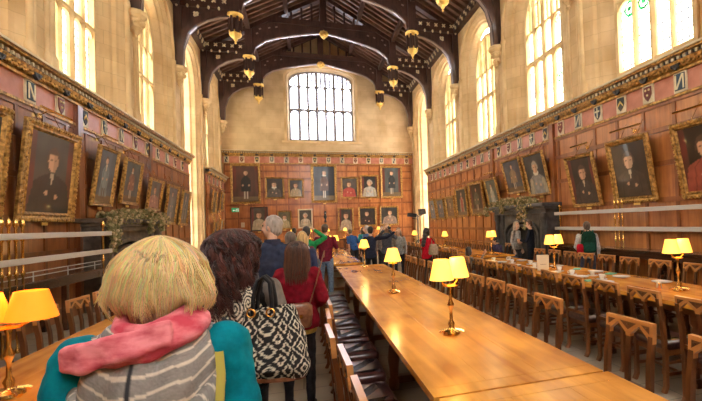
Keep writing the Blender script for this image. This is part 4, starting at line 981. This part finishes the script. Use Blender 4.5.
ep=[(-5.52,-3.82,3.19,5.64,'large full-length portrait at the top left of the end wall',.13,(.13,.05,.035),BK,'full',27,'gold'),
 (-3.55,-2.43,3.47,4.84,'upper-row portrait of a pale-sleeved sitter, right of the large left portrait',.1,DB,(.1,.08,.06),'bust',32,'gold'),
 (-2.19,-1.26,3.5,4.73,'upper-row portrait with a large ruff, left of the central portrait',.1,DB,(.4,.32,.2),'bust',28,'gold'),
 (-.8,.82,3.16,5.67,'central full-length portrait below the great window of the end wall',.16,(.02,.02,.03),(.12,.05,.03),'full',29,'gold'),
 (1.07,2.2,3.44,4.84,'upper-row portrait of a red-robed sitter, right of the central portrait',.1,(.12,.1,.08),(.45,.07,.05),'bust',31,'gold'),
 (2.33,3.55,3.42,4.97,'upper-row portrait of a black and white robed sitter on the end wall',.11,(.04,.035,.03),(.45,.43,.4),'bust',30,'gold'),
 (3.69,5.2,3.4,5.58,'large portrait of a dark-robed figure at the top right of the end wall',.13,(.1,.12,.12),(.03,.035,.04),'full',33,'gold'),
 (-4.45,-3.43,1.48,2.99,'lower-row portrait at the left of the end wall, broad pale figure',.08,(.1,.08,.05),(.5,.42,.28),'bust',36,'roofd'),
 (-2.9,-2.04,1.55,2.71,'lower-row portrait with pale collar, second from the left',.08,(.2,.17,.08),(.45,.38,.22),'bust',38,'gold'),
 (-1.66,-.76,1.57,2.8,'narrow pale-framed lower-row portrait of a standing sitter',.09,(.07,.06,.04),(.55,.48,.36),'bust',40,'cream'),
 (.82,1.83,1.28,2.81,'lower-row portrait just right of the wall clock',.1,(.06,.05,.04),(.45,.35,.25),'bust',42,'gold'),
 (2.14,3.36,1.55,2.85,'lower-row portrait, second from the right',.12,(.04,.035,.03),(.05,.03,.03),'bust',43,'gold'),
 (3.57,4.86,1.57,2.88,'lower-row portrait at the right end, seated figure',.11,(.05,.05,.045),(.3,.22,.18),'bust',46,'gold')]
for xa,xb,zb,zt,lb,fw_,bg,rb,st,sd,fm in ep:
    painting(((xa+xb)/2,YE-.13,zb),0,xb-xa,zt-zb,0,lb,'painting',fw_,bg,rb,st,sd,fm=fm)
# picture lights over the right wall and end wall
def pic_light(loc,rz,w,label):
    r=empty('picture_light',loc,rz,label,'picture light','brass picture lights')
    m=MB(); m.tube([(-w/2,-.28,0),(w/2,-.28,0)],.022,8); m.build('lamp_tube',M['brass'],r)
    m=MB(); m.tube([(0,0,-.05),(0,-.12,.03),(0,-.28,0)],.01,6); m.box(-.04,.04,-.02,.01,-.09,-.01); m.build('arm',M['brass'],r)
for y,z,wd in ((5.7,3.62,1.0),(7.45,3.62,.9),(9.05,3.55,.7),(14.6,3.5,.8)):
    pic_light((5.86,y,z),-PI/2,wd,'slim brass picture light on the right wall above %s'%{5.7:'the edge of view',7.45:'centre of the near panelling',9.05:'the fireplace end of the rails',14.6:'the far side of the fireplace'}[y])
for y,z,wd in ((9.3,3.95,1.0),(11.5,3.95,.7),(13.0,3.9,.7)):
    pic_light((-5.86,y,z),PI/2,wd,'slim brass picture light above the %s portrait, left wall'%{9.3:'largest',11.5:'blue-robed',13.0:'red-robed'}[y])
# exit sign, notice, wall clock on the end wall
r=empty('exit_sign',(-5.28,YE-.13,2.7),0,'small green and white emergency exit sign on the end wall','exit sign')
m=MB(); m.box(-.2,.2,-.03,.0,0,.25); m.build('sign_board',plain('sign_green',(.03,.42,.16),.4,em=.25),r)
m=MB(); m.prism([(-.15,.1),(-.08,.16),(-.08,.12),(0,.12),(0,.08),(-.08,.08),(-.08,.04)],lambda a,b,t:(a,-.036+t,b),.005)
m.ball((.06,-.035,.18),(.02,.004,.02),8,5); m.tube([(.06,-.034,.155),(.05,-.034,.1),(.08,-.034,.04)],.012,5); m.tube([(.05,-.034,.1),(.02,-.034,.04)],.011,5); m.tube([(.1,-.034,.12),(.06,-.034,.15),(.02,-.034,.12)],.008,5); m.box(.13,.17,-.036,-.03,.03,.22)
m.build('pictogram',plain('sign_white',(.9,.9,.88),.4,em=.3),r)
m=MB(); m.box(-4.98,-4.78,YE-.15,YE-.13,1.75,2.05); tag(m.build('wall_notice',M['cream']),'small cream paper notice on the end wall below the exit sign','notice')
r=empty('wall_bracket',(.02,YE-.13,1.9),0,'small dark bracket ornament hung between the lower portraits of the end wall','ornament')
m=MB(); m.box(-.1,.1,-.1,0,0,.06); m.lathe([(.04,.06),(.07,.12),(.03,.2),(.09,.3),(.1,.42),(.05,.5),(.07,.56),(.08,.66),(.03,.74)],(0,-.08,0),10); m.build('ornament',M['black'],r)
m=MB(); m.ball((0,-.1,.6),(.06,.06,.08),8,6); m.build('finial',M['steel'],r)
# ------------------------------------------------------------------ fireplaces
M['fire']=noisy('dark_stone',(.045,.045,.05),(.11,.105,.105),(5,5,5),.42,bmp=.006,detail=6,coat=.1)
M['soot']=noisy('soot',(.008,.007,.006),(.03,.025,.022),(4,4,4),.9)
M['fireB']=noisy('brown_stone',(.06,.045,.035),(.16,.12,.09),(5,5,5),.5,bmp=.006,detail=6)
def fireplace(x,sx,y0,y1,zt,label):
    FM=M['fire'] if sx>0 else M['fireB']
    r=empty('fireplace',(x,(y0+y1)/2,0),0,label,'fireplace'); W=(y1-y0)/2; s=-sx    # s: direction into the room
    d=.5
    for e in (-1,1):
        m=MB()
        for a,b,c in ((W-.5,W-.08,.42),(W-.62,W-.49,.34)): m.box(0,s*c,e*a,e*b,0,zt-.28)
        m.build('jamb',FM,r)
        m=MB()
        m.lathe([(.13,0),(.13,.2),(.09,.26),(.085,zt-.55),(.12,zt-.48),(.13,zt-.28)],(s*.46,e*(W-.2),0),10); m.build('column',FM,r,smooth=True)
    m=MB(); m.box(0,s*.5,-W+.02,W-.02,zt-.3,zt-.18); m.box(0,s*.56,-W-.02,W+.02,zt-.18,zt-.1); m.box(0,s*.66,-W-.08,W+.08,zt-.1,zt); m.build('mantel_shelf',FM,r,bevel=.012)
    m=MB(); w=W-.62; A=arch(w,0,zt-.95,zt-.5,8); A=A[1:-1]
    for a,b in zip(A,A[1:]):
        vs=[(s*q,a[0],a[1]) for q in (.1,.36)]+[(s*q,b[0],b[1]) for q in (.1,.36)]+[(s*q,b[0],zt-.3) for q in (.1,.36)]+[(s*q,a[0],zt-.3) for q in (.1,.36)]
        m.add(vs,[(1,3,5,7),(0,2,4,6),(0,1,3,2)])
    m.sweep([(s*.37,u,z) for u,z in arch(w-.02,0,zt-.95,zt-.5,10)],.1,.1,(1,0,0)); m.sweep([(s*.36,u,z) for u,z in arch(w-.2,0,zt-1.05,zt-.66,10)],.08,.07,(1,0,0))
    m.build('arch_surround',FM,r,smooth=True)
    m=MB(); m.box(s*.02,s*.06,-W+.3,W-.3,0,zt-.3); m.build('fireback',M['soot'],r)
    m=MB()
    for e in (-1,1): m.lathe([(.07,0),(.03,.08),(.025,.5),(.06,.56),(.05,.64),(.02,.68)],(s*.2,e*.55,0),8)
    m.tube([(s*.2,-.6,.2),(s*.2,.6,.2)],.015,6)
    for k in range(9): m.tube([(s*.12,-.45+.11*k,.14),(s*.2,-.45+.11*k,.38)],.009,5)
    m.build('grate',M['brass'],r)
    return r
fireplace(5.9,1,10.4,13.8,2.15,'black stone fireplace with arched opening on the right wall')
fireplace(-5.9,-1,10.55,14.25,2.02,'dark stone fireplace on the left wall under the garland')
M['leafA']=noisy('dried_leaf',(.16,.15,.05),(.42,.36,.17),(9,9,9),.6)
M['flow']=noisy('dried_flower',(.40,.28,.13),(.68,.54,.32),(9,9,9),.7)
def garland(x,sx,y0,y1,z,drops,label,seed,n=1500):
    rnd=random.Random(seed); s=-sx; r=empty('garland',(x,(y0+y1)/2,z),0,label,'garland'); W=(y1-y0)/2
    lf=MB(); fl=MB()
    def spot():
        if rnd.random()<.78:
            u=rnd.uniform(-W,W); t=abs(u)/W; h=(.26-.12*t)+.05*math.sin(u*5); return Vector((s*rnd.uniform(.3,.66),u,rnd.uniform(-.1,h)))
        u,l=rnd.choice(drops); return Vector((s*(.64+rnd.uniform(-.02,.1)),u+rnd.gauss(0,.06),-rnd.random()*l))
    for i in range(n):
        p=spot(); q=Euler((rnd.uniform(0,6),rnd.uniform(0,6),rnd.uniform(0,6))).to_matrix(); L=rnd.uniform(.04,.085)
        lf.add([p+q@Vector(v)*L for v in ((-1,0,0),(-.2,-.42,.12),(1,0,0),(-.2,.42,.12))],[(0,1,2),(0,2,3)])
    for i in range(n//7):
        p=spot(); fl.ball(p+Vector((s*.03,0,.02)),rnd.uniform(.02,.045),6,4)
    lf.build('leaves',M['leafA'],r); tag(fl.build('dried_flowers',M['flow'],r),'cream dried flowers',kind='stuff')
garland(5.9,1,10.9,14.1,2.15,[(-1.2,.8),(-.9,.5),(1.6,.3),(.3,.25)],'garland of dried hops and flowers along the right mantelpiece',3)
garland(-5.9,-1,10.75,14.6,2.02,[(-2.1,.75),(-1.9,.6),(-2.2,.4),(.2,.35),(1.1,.3)],'garland of dried leaves and flowers along the left mantelpiece',4,2400)
# ------------------------------------------------------------------ pale rails on brass posts, side shelves
def rails(x,sx,y0,y1,zs,posts,label):
    r=empty('wall_rail',(x,y0,0),0,label,'rail')
    for z in zs: 
        m=MB(); m.box(-.03,.03,0,y1-y0,z-.045,z+.045); m.build('rail',M['steel'],r,bevel=.008)
    for p in posts:
        m=MB(); y=p-y0; prof=[(.03,.0),(.03,.05),(.016,.08),(.016,.6),(.03,.63),(.016,.66),(.016,1.1),(.032,1.14),(.016,1.18),(.016,1.6),(.03,1.64),(.016,1.68),(.018,zs[0]+.12),(.035,zs[0]+.16),(.03,zs[0]+.22),(.008,zs[0]+.27)]
        m.lathe(prof,(sx*.06,y,0),8); m.build('brass_post',M['brass'],r,smooth=True)
    return r
rails(5.66,1,2.5,10.35,(1.815,1.40),(10.2,7.78,7.9,8.02,5.0),'two long pale rails on brass posts in front of the right panelling')
rails(-5.2,-1,3.0,10.4,(1.69,1.32),(10.2,7.2,7.35,7.5,7.65,4.6),'two long pale rails on brass posts in front of the left panelling')
M['bench']=wood_mat('dark_bench',(.035,.014,.008),(.10,.04,.02),'y',.25,.5)
def shelf(x,sx,y0,y1,label):
    r=empty('serving_shelf',(x,y0,0),0,label,'shelf'); L=y1-y0
    m=MB(); m.box(-.25,.25,0,L,.93,.98); m.build('shelf_top',M['bench'],r,bevel=.01)
    m=MB(); m.box(-.2,.2,.02,L-.02,.80,.93); m.build('apron',M['bench'],r)
    y=.1
    while y<L: m=MB(); m.box(-.2,-.12,y,y+.08,.0,.8); m.build('leg',M['bench'],r); m=MB(); m.box(.12,.2,y,y+.08,0,.8); m.build('leg',M['bench'],r); y+=1.6
    return r
shelf(5.5,1,3.0,10.2,'long dark wooden shelf along the right panelling under the pale rails')
r=shelf(-5.5,-1,4.0,10.3,'long dark wooden shelf along the left panelling under the pale rails')
m=MB()
for z in (1.06,1.13): m.tube([(.2,0,z),(.2,6.2,z)],.008,6)
for k in range(7): m.tube([(.2,.05+k*.98,.97),(.2,.05+k*.98,1.13)],.008,6)
m.build('guard_rail',M['steel'],r)
# ------------------------------------------------------------------ tables
M['table']=wood_mat('table_oak',(.48,.16,.016),(.95,.44,.07),'y',.25,.25,.8)
M['tableleg']=wood_mat('table_leg_oak',(.10,.035,.012),(.22,.08,.03),'z',.35,.3)
def table(x0,x1,y0,y1,label,n=3,rot=0):
    cx=(x0+x1)/2; r=empty('dining_table',(cx,y0,0),rot,label,'table'); W=(x1-x0)/2; L=y1-y0
    m=MB(); k=3; b=2*W/k
    for i in range(k): m.box(-W+i*b+.0003,-W+(i+1)*b-.0003,.12,L-.12,.712,.76)
    m.box(-W,W,0,.118,.712,.76); m.box(-W,W,L-.118,L,.712,.76)
    m.build('tabletop',M['table'],r,bevel=.0015)
    m=MB(); m.box(-W+.12,W-.12,.15,L-.15,.62,.711); m.build('apron',M['tableleg'],r)
    for i in range(n):
        y=.45+(L-.9)*i/(n-1)
        for s in (-1,1):
            m=MB(); x=s*(W-.2); m.lathe([(.06,0),(.06,.1),(.045,.12),(.05,.2),(.065,.32),(.05,.42),(.035,.48),(.06,.52),(.06,.62)],(x,y,0),10); m.build('leg',M['tableleg'],r,smooth=True)
        m=MB(); m.box(-W+.2,W-.2,y-.04,y+.04,.06,.13); m.build('foot_rail',M['tableleg'],r)
    m=MB(); m.box(-.05,.05,.45,L-.45,.08,.12); m.build('stretcher',M['tableleg'],r)
    return r
table(-.58,.5,2.14,9.62,'long oak table in the middle, standing in front of the camera',5)
table(-.56,.52,-1.6,2.12,'near oak table whose end meets the long middle table at the bottom of view',3)
table(-.95,.12,10.25,17.5,'far oak table standing beyond the end of the long middle table',4)
table(2.55,3.68,1.2,9.3,'long oak table on the right laid with plates and lamps',5)
table(3.05,4.15,10.0,18.5,'far oak table on the right beyond the fireplace',4)
table(-3.33,-2.35,-.6,8.6,'long oak table along the left side with an orange lamp',5)
table(-3.6,-2.6,9.4,17.5,'far oak table on the left side behind the visitors',4)
# ------------------------------------------------------------------ chairs
M['chair']=wood_mat('chair_oak',(.075,.022,.007),(.23,.078,.022),'z',.3,.25)
M['rail']=wood_mat('lit_chair_rail_oak',(.46,.18,.045),(.82,.40,.13),'x',.28,.4)  # paler than the chair wood: light on the top rails put into colour
M['leather']=noisy('dark_leather',(.035,.012,.012),(.075,.026,.022),(16,16,16),.28,bmp=.002,coat=.35)
def make_chair():
    r=empty('dining_chair')
    m=MB(); n=8
    def rr(e,z): return [(sx*(.215-e),sy*(.2-e),z) for sx,sy in ((-1,-1),(1,-1),(1,1),(-1,1))]
    def seatring(e,z):
        P=[]
        for sx,sy,a0 in ((1,1,0),(-1,1,1),(-1,-1,2),(1,-1,3)):
            for k in range(4):
                a=(a0+k/3)*PI/2; P.append((sx*(.175)+ (.04-e)*math.cos(a), sy*.165+(.035-e)*math.sin(a)+.01,z))
        return P
    m.rings([seatring(.01,.405),seatring(0,.42),seatring(0,.455),seatring(.012,.475),seatring(.05,.487),seatring(.1,.49)]); m.build('seat',M['leather'],r,smooth=True)
    m=MB(); m.box(-.2,.2,-.17,-.15,.35,.41); m.box(-.2,.2,.17,.19,.35,.41); m.box(-.2,-.18,-.16,.18,.35,.41); m.box(.18,.2,-.16,.18,.35,.41); m.build('seat_frame',M['chair'],r)
    for s in (-1,1):
        m=MB(); x=s*.19; m.box(x-.019,x+.019,.16,.198,.05,.41); m.box(x-.028,x+.028,.15,.207,0,.06); m.build('leg',M['chair'],r)
        m=MB(); P=[(x,-.215,0),(x,-.185,.06),(x,-.18,.42),(x,-.2,.7),(x,-.235,.9)]; m.sweep(P,.036,.04,(1,0,0)); m.build('leg',M['chair'],r)
        m=MB(); m.box(x-.012,x+.012,-.17,.17,.16,.19); m.box(x-.012,x+.012,-.17,.17,.27,.295); m.build('stretcher',M['chair'],r)
    m=MB(); m.box(-.19,.19,-.02,.01,.165,.19); m.box(-.19,.19,.165,.185,.24,.27); m.build('stretcher',M['chair'],r)
    m=MB(); m.sweep([(0,-.19,.50),(0,-.2,.7),(0,-.232,.88)],.04,.022,(1,0,0)); m.build('splat',M['chair'],r)
    m=MB(); m.box(-.19,.19,-.2,-.175,.495,.53); m.build('lower_rail',M['chair'],r)
    # arched top rail
    prof=[(-.21,.83),(-.17,.83),(-.168,.86),(-.095,.925),(-.022,.86),(-.02,.84),(.02,.84),(.022,.86),(.095,.925),(.168,.86),(.17,.83),(.21,.83)]
    f=lambda u,z,t:(u,-.205-t*.034-.06*(z-.8)*3*.4,z)
    m=MB()
    for a,b in zip(prof,prof[1:]):
        vs=[f(a[0],a[1],0),f(b[0],b[1],0),f(b[0],.965,0),f(a[0],.965,0),f(a[0],a[1],1),f(b[0],b[1],1),f(b[0],.965,1),f(a[0],.965,1)]
        if abs(a[0]-b[0])>1e-4: m.add(vs,[(0,1,2,3),(4,5,6,7),(0,1,5,4),(2,3,7,6)])
    m.add([f(-.21,.83,0),f(-.21,.965,0),f(-.21,.965,1),f(-.21,.83,1)],[(0,1,2,3)]); m.add([f(.21,.83,0),f(.21,.965,0),f(.21,.965,1),f(.21,.83,1)],[(0,1,2,3)])
    t=m.build('top_rail',M['rail'],r)
    m=MB()
    for tri in ([(-.185,.94),(-.115,.94),(-.185,.89)],[(-.075,.94),(.075,.94),(0,.885)],[(.185,.94),(.115,.94),(.185,.89)]):
        for e in (-.06,1.06):
            vs=[f(u,z,e) for u,z in tri]; m.add(vs,[(0,1,2)])
            c=(sum(u for u,_ in tri)/3,sum(z for _,z in tri)/3); m.ball(f(c[0],c[1],e),(.013,.005,.01),6,3)
    m.build('carving',M['tableleg'],t)
    return r
CH=make_chair(); CHn=[0]
def chair(x,y,rz,label,group,first=False):
    if CHn[0]==0: CHn[0]=1; CH.location=(x,y,0); CH.rotation_euler=(0,0,rz); tag(CH,label,'chair',group); return CH
    CHn[0]+=1; c=copy_tree(CH,loc=(x,y,0),rz=rz,label=label,group=group); return c
rn=random.Random(5)
# sitter faces +Y locally; rz=-PI/2 faces +X, rz=PI/2 faces -X
ordn=['nearest','second nearest','third nearest','fourth nearest','fifth nearest','sixth nearest','seventh nearest','eighth nearest','ninth nearest','tenth nearest','eleventh nearest','twelfth nearest','thirteenth nearest','fourteenth nearest','fifteenth nearest']
for k in range(11):
    y=1.86+.575*k; ds={0:.03,2:-.04,5:.02}.get(k,rn.uniform(-.02,.02))
    chair(-.80+ds,y,-PI/2+rn.uniform(-.05,.05),'leather-seated oak chair on the left side of the middle table, %s the camera'%ordn[k],'chairs along the left of the middle table')
ya=[1.78,2.44,3.45,4.1,4.66,5.2,5.75,6.3,6.85,7.4,7.95,8.5,9.05]
for k,y in enumerate(ya):
    chair(.76+rn.uniform(-.02,.02),y,PI/2+rn.uniform(-.06,.06)+(.1 if k==1 else 0),'carved-back oak chair on the right side of the middle table, %s the camera'%ordn[k],'chairs along the right of the middle table')
yb=[2.75,3.35,3.95,4.5,5.05,5.65,6.25,6.85,7.45,8.05,8.65]
for k,y in enumerate(yb):
    chair(2.25+rn.uniform(-.05,.02),y,-PI/2+rn.uniform(-.1,.1),'dark chair on the aisle side of the right-hand table, %s the camera'%ordn[k],'chairs on the aisle side of the right table')
yc=[3.4,4.05,4.7,5.35,5.98,6.6,7.15,7.7,8.3,8.9]
for k,y in enumerate(yc):
    chair(4.02+rn.uniform(-.03,.03),y,PI/2+rn.uniform(-.06,.06),'oak chair on the panelling side of the right-hand table, %s the camera'%ordn[k],'chairs on the wall side of the right table')
for k in range(12):
    y=10.4+.62*k
    if k<2:
        chair(2.8,y,-PI/2+rn.uniform(-.06,.06),'chair on the aisle side of the far right-hand table, %s the camera'%ordn[k],'chairs on the aisle side of the far right table'); continue
    chair(2.8,y,-PI/2+rn.uniform(-.06,.06),'chair on the aisle side of the far right-hand table, %s the camera'%ordn[k],'chairs on the aisle side of the far right table')
    if k==2: chair(4.62,y,PI/2+.1,'chair under the seated person in purple by the far right-hand table','chairs on the wall side of the far right table'); continue
    chair(4.45,y,PI/2+rn.uniform(-.06,.06),'chair on the wall side of the far right-hand table, %s the camera'%ordn[k],'chairs on the wall side of the far right table')
for k in range(3):
    y=15.3+.6*k
    chair(.45,y,PI/2+rn.uniform(-.06,.06),'chair on the right side of the far middle table, %s the camera'%ordn[k],'chairs right of the far middle table')
for k in range(9):
    y=3.35+.6*k
    chair(-3.52,y,-PI/2+rn.uniform(-.06,.06),'carved-back oak chair on the wall side of the left table, %s the camera'%ordn[k],'chairs on the wall side of the left table')
hr_=table(-.5,.5,0,7.2,'high table set crosswise on the dais before the end wall',4,PI/2); hr_.location=(3.6,25.6,.16)
for k in range(8):
    c_=chair(-3.15+.9*k,26.45,PI,'chair behind the high table, %s from the left'%['first','second','third','fourth','fifth','sixth','seventh','eighth'][k],'chairs behind the high table'); c_.location.z=.161
# ------------------------------------------------------------------ table lamps
def shade_mat(name,c,st):
    m,nt,b=nodes(name); b.inputs['Base Color'].default_value=(*c,1); b.inputs['Roughness'].default_value=.7
    tc=nt.nodes.new('ShaderNodeTexCoord'); lw=nt.nodes.new('ShaderNodeLayerWeight'); lw.inputs[0].default_value=.35
    r=ramp(nt,lw.outputs['Facing'],[(.0,tuple(min(1,q*1.0) for q in c)),(.9,(c[0]*.9,c[1]*.62,c[2]*.4))])
    nt.links.new(r,b.inputs['Emission Color']); b.inputs['Emission Strength'].default_value=st; return m
M['shade']=shade_mat('lit_yellow_shade',(1.0,.60,.10),1.35)
M['shadeo']=shade_mat('lit_orange_shade',(1.0,.26,.01),.9)
def make_lamp(name,sm,two=True,sp=.105,H=.63,sr=(.062,.1),sh=.165):
    r=empty(name)
    m=MB(); m.lathe([(.075,.012),(.07,.03),(.03,.045),(.022,.06),(.03,.09),(.014,.12),(.012,.2),(.024,.23),(.028,.25),(.012,.29),(.011,.36),(.02,.385),(.012,.4),(.012,.42)],(0,0,0),14); m.build('stem',M['brass'],r,smooth=True)
    m=MB()
    for k in range(4):
        a=k*PI/2+PI/4; m.tube([(.03*math.cos(a),.03*math.sin(a),.04),(.08*math.cos(a),.08*math.sin(a),.03),(.1*math.cos(a),.1*math.sin(a),.018)],[.014,.012,.016],6)
    m.build('base',M['brass'],r,smooth=True); m=MB(); m.lathe([(.06,.40),(.065,.405),(.02,.415)],(0,0,0),14); m.build('drip_plate',M['brass'],r,smooth=True)
    for s in ((-1,1) if two else (0,)):
        m=MB()
        if s: m.tube([(0,0,.41),(s*sp*.45,0,.405),(s*sp*.9,0,.43),(s*sp,0,.47),(s*sp,0,H-.13)],.008,8)
        else: m.tube([(0,0,.4),(0,0,H-.1)],.01,8)
        m.lathe([(.018,.45),(.02,.47),(.012,.49)],(s*sp,0,0),8); m.build('arm',M['brass'],r,smooth=True)
        m=MB(); n=20; x=s*sp
        m.rings([[(x+sr[1]*math.cos(2*PI*k/n),sr[1]*math.sin(2*PI*k/n),H-sh) for k in range(n)],[(x+sr[0]*math.cos(2*PI*k/n),sr[0]*math.sin(2*PI*k/n),H) for k in range(n)]],caps=False)
        o=m.build('lamp_shade',sm,r,smooth=True)
        m=MB(); m.ball((x,0,H-sh*.5),.022,8,6); m.build('bulb',plain('bulb_glow',(1,.85,.55),em=12) if 'bulb' not in M else M['bulb'],o,smooth=True)
        if 'bulb' not in M: M['bulb']=bpy.data.materials['bulb_glow']
    return r
L0=make_lamp('table_lamp',M['shade']); L1=make_lamp('table_lamp',M['shade'],False,0,.6,(.065,.12),.17); L2=make_lamp('table_lamp',M['shadeo'],True,.105,.61,(.078,.125),.165)
for o in (L0,L1,L2): tag(o,cat='lamp',group='brass table lamps')
def lamp_light(x,y,z,e,sx=0): 
    l=bpy.data.lights.new('lamp_glow','POINT'); l.energy=e; l.color=(1,.62,.22); l.shadow_soft_size=.05
    o=bpy.data.objects.new('lamp_glow',l); COL.objects.link(o); o.location=(x,y,z)
used=set()
for i,(src,x,y,rz_,lab) in enumerate([(L0,-.07,3.28,.55,'two-shaded brass lamp on the middle table, nearest the camera'),(L1,-.1,5.5,0,'single-shaded brass lamp halfway along the middle table'),(L1,.0,9.1,0,'single-shaded brass lamp near the far end of the middle table'),
   (L0,3.12,3.98,.1,'two-shaded brass lamp on the right-hand table at the right edge of view'),(L0,3.12,6.6,.2,'two-shaded brass lamp on the right-hand table beside the folded menu card'),(L0,3.75,10.6,.6,'brass lamp on the far right-hand table in front of the fireplace'),
   (L1,3.4,13.6,0,'brass lamp on the far right-hand table, second from the fireplace lamp'),(L1,3.1,16.6,0,'farthest brass lamp on the right-hand side, beside the person in red'),
   (L2,-2.90,3.05,.15,'brass lamp with wide orange shades at the left edge of view'),(L0,-.45,12.8,.3,'brass lamp at the near end of the far middle table'),(L1,-.5,15.6,0,'brass lamp farther along the far middle table'),(L1,-3.0,13.5,0,'brass lamp on the far left-hand table')]):
    if src.name not in used: used.add(src.name); o=src; o.location=(x,y,.76); o.rotation_euler=(0,0,rz_); o['label']=lab
    else: o=copy_tree(src,loc=(x,y,.76),rz=rz_,label=lab)
    lamp_light(x,y,.76+.66,(3.5 if i!=8 else 2.2))
for k in range(7):
    x=-3.0+1.02*k; copy_tree(L1,loc=(x,25.55,.92),rz=0,label='small brass lamp on the high table, %s from the left'%['first','second','third','fourth','fifth','sixth','seventh'][k],group='lamps on the high table')
    lamp_light(x,25.55,1.6,2.0)
# ------------------------------------------------------------------ things on the right table
M['china']=plain('white_china',(.85,.84,.8),.2,coat=.5); M['napkin']=plain('green_napkin',(.12,.38,.25),.8)
pc=MB(); pc.lathe([(.06,0),(.07,.006),(.125,.018),(.13,.022),(.12,.018),(.07,.009)],(0,0,0),20); P0=pc.build('plate',M['china'],smooth=True); tag(P0,cat='plate',group='plates on the right table')
cc=MB(); cc.lathe([(.075,0),(.08,.008),(.035,.01),(.028,.012),(.03,.02),(.046,.06),(.048,.075),(.04,.074),(.02,.03)],(0,0,0),16); cc.tube([(.045,0,.06),(.07,0,.055),(.068,0,.03),(.04,0,.028)],.006,6); C0=cc.build('teacup',M['china'],smooth=True); tag(C0,cat='cup',group='cups and saucers on the right table')
pp=[(2.8,4.9),(2.85,5.5),(3.35,5.2),(3.45,5.9),(2.8,6.15),(2.85,6.9),(3.4,6.95),(2.8,7.5),(3.4,7.6),(2.85,8.2),(3.45,4.55),(3.4,8.3)]
for i,(x,y) in enumerate(pp):
    lb='white plate on the right-hand table, %s %s'%(ordn[int(i)],'the camera'); o=P0
    if i: o=P0.copy(); COL.objects.link(o)
    o.location=(x,y,.761); o['label']=lb
cq=[(3.0,5.2),(3.15,5.6),(2.95,5.85),(3.05,6.35),(3.0,7.1),(3.2,7.6),(3.0,8.0),(3.3,8.7),(2.9,8.7)]
for i,(x,y) in enumerate(cq):
    o=C0
    if i: o=C0.copy(); COL.objects.link(o)
    o.location=(x,y,.761); o.rotation_euler=(0,0,i*1.3); o['label']='white teacup on saucer on the right-hand table, %s the camera'%ordn[i]
for i,(x,y) in enumerate(((2.75,5.15),(3.5,5.6),(3.45,6.4))):
    m=MB(); m.box(-.09,.09,-.06,.06,0,.008); m.box(-.088,.086,-.058,.056,.008,.014); o=m.build('napkin',M['napkin'],loc=(x,y,.761)); o.rotation_euler=(0,0,.4*i); tag(o,'folded green napkin on the right-hand table, %s the camera'%ordn[i],'napkin','green napkins')
r=empty('menu_card',(2.85,6.55,.76),-.35,'upright cream menu card on the right-hand table before the lamp','menu card')
m=MB(); m.cbox((0,-.02,.14),(.2,.004,.28),0,.1); m.cbox((0,.035,.14),(.2,.004,.28),0,-.1); m.build('card',plain('card',(.85,.74,.52),.6),r)
m=MB(); 
for k,wd in enumerate((.08,.12,.1,.11)): m.cbox((0,-.024-.0035*0+.001*(k),.2-.035*k+.02),(wd,.002,.006),0,.1)
m.ball((0,-.03+.012,.245),(.012,.002,.012),8,4); m.build('print',plain('print_brown',(.3,.15,.08),.6),r)
for i,(x,y) in enumerate(((3.0,4.15),(3.06,4.2),(3.28,4.1),(3.1,4.28))):
    m=MB(); m.lathe([(.018,0),(.02,.01),(.015,.05),(.018,.07),(.01,.085)],(0,0,0),10); o=m.build('cruet',M['china'] if i%2 else M['brass'],loc=(x,y,.76),smooth=True); tag(o,['brass pepper pot left of the right edge lamp','small white salt pot left of the right edge lamp','brass pepper pot behind the right edge lamp','small white salt pot just behind the right edge lamp'][i],'salt pot')
# black stand by the right bay
r=empty('spotlight_stand',(5.45,24.75,.16),0,'black stand with two lamp heads beside the right-hand bay','spotlight stand')
m=MB(); m.tube([(0,0,.1),(0,0,2.0)],.035,8); m.build('pole',M['black'],r)
for k in range(3):
    a=k*2.1; m=MB(); m.tube([(0,0,.5),(.45*math.cos(a),.45*math.sin(a),0)],.025,6); m.build('leg',M['black'],r)
m=MB(); m.cbox((-.35,0,2.0),(.5,.35,.22),.1,0,.15); m.tube([(-.35,0,1.8),(0,0,1.75)],.03,6); m.build('lamp_head',M['black'],r)
m=MB(); m.cbox((.3,0,2.2),(.4,.3,.35),.1,0,-.1); m.tube([(.3,0,2.0),(0,0,1.9)],.03,6); m.build('lamp_head',M['black'],r)
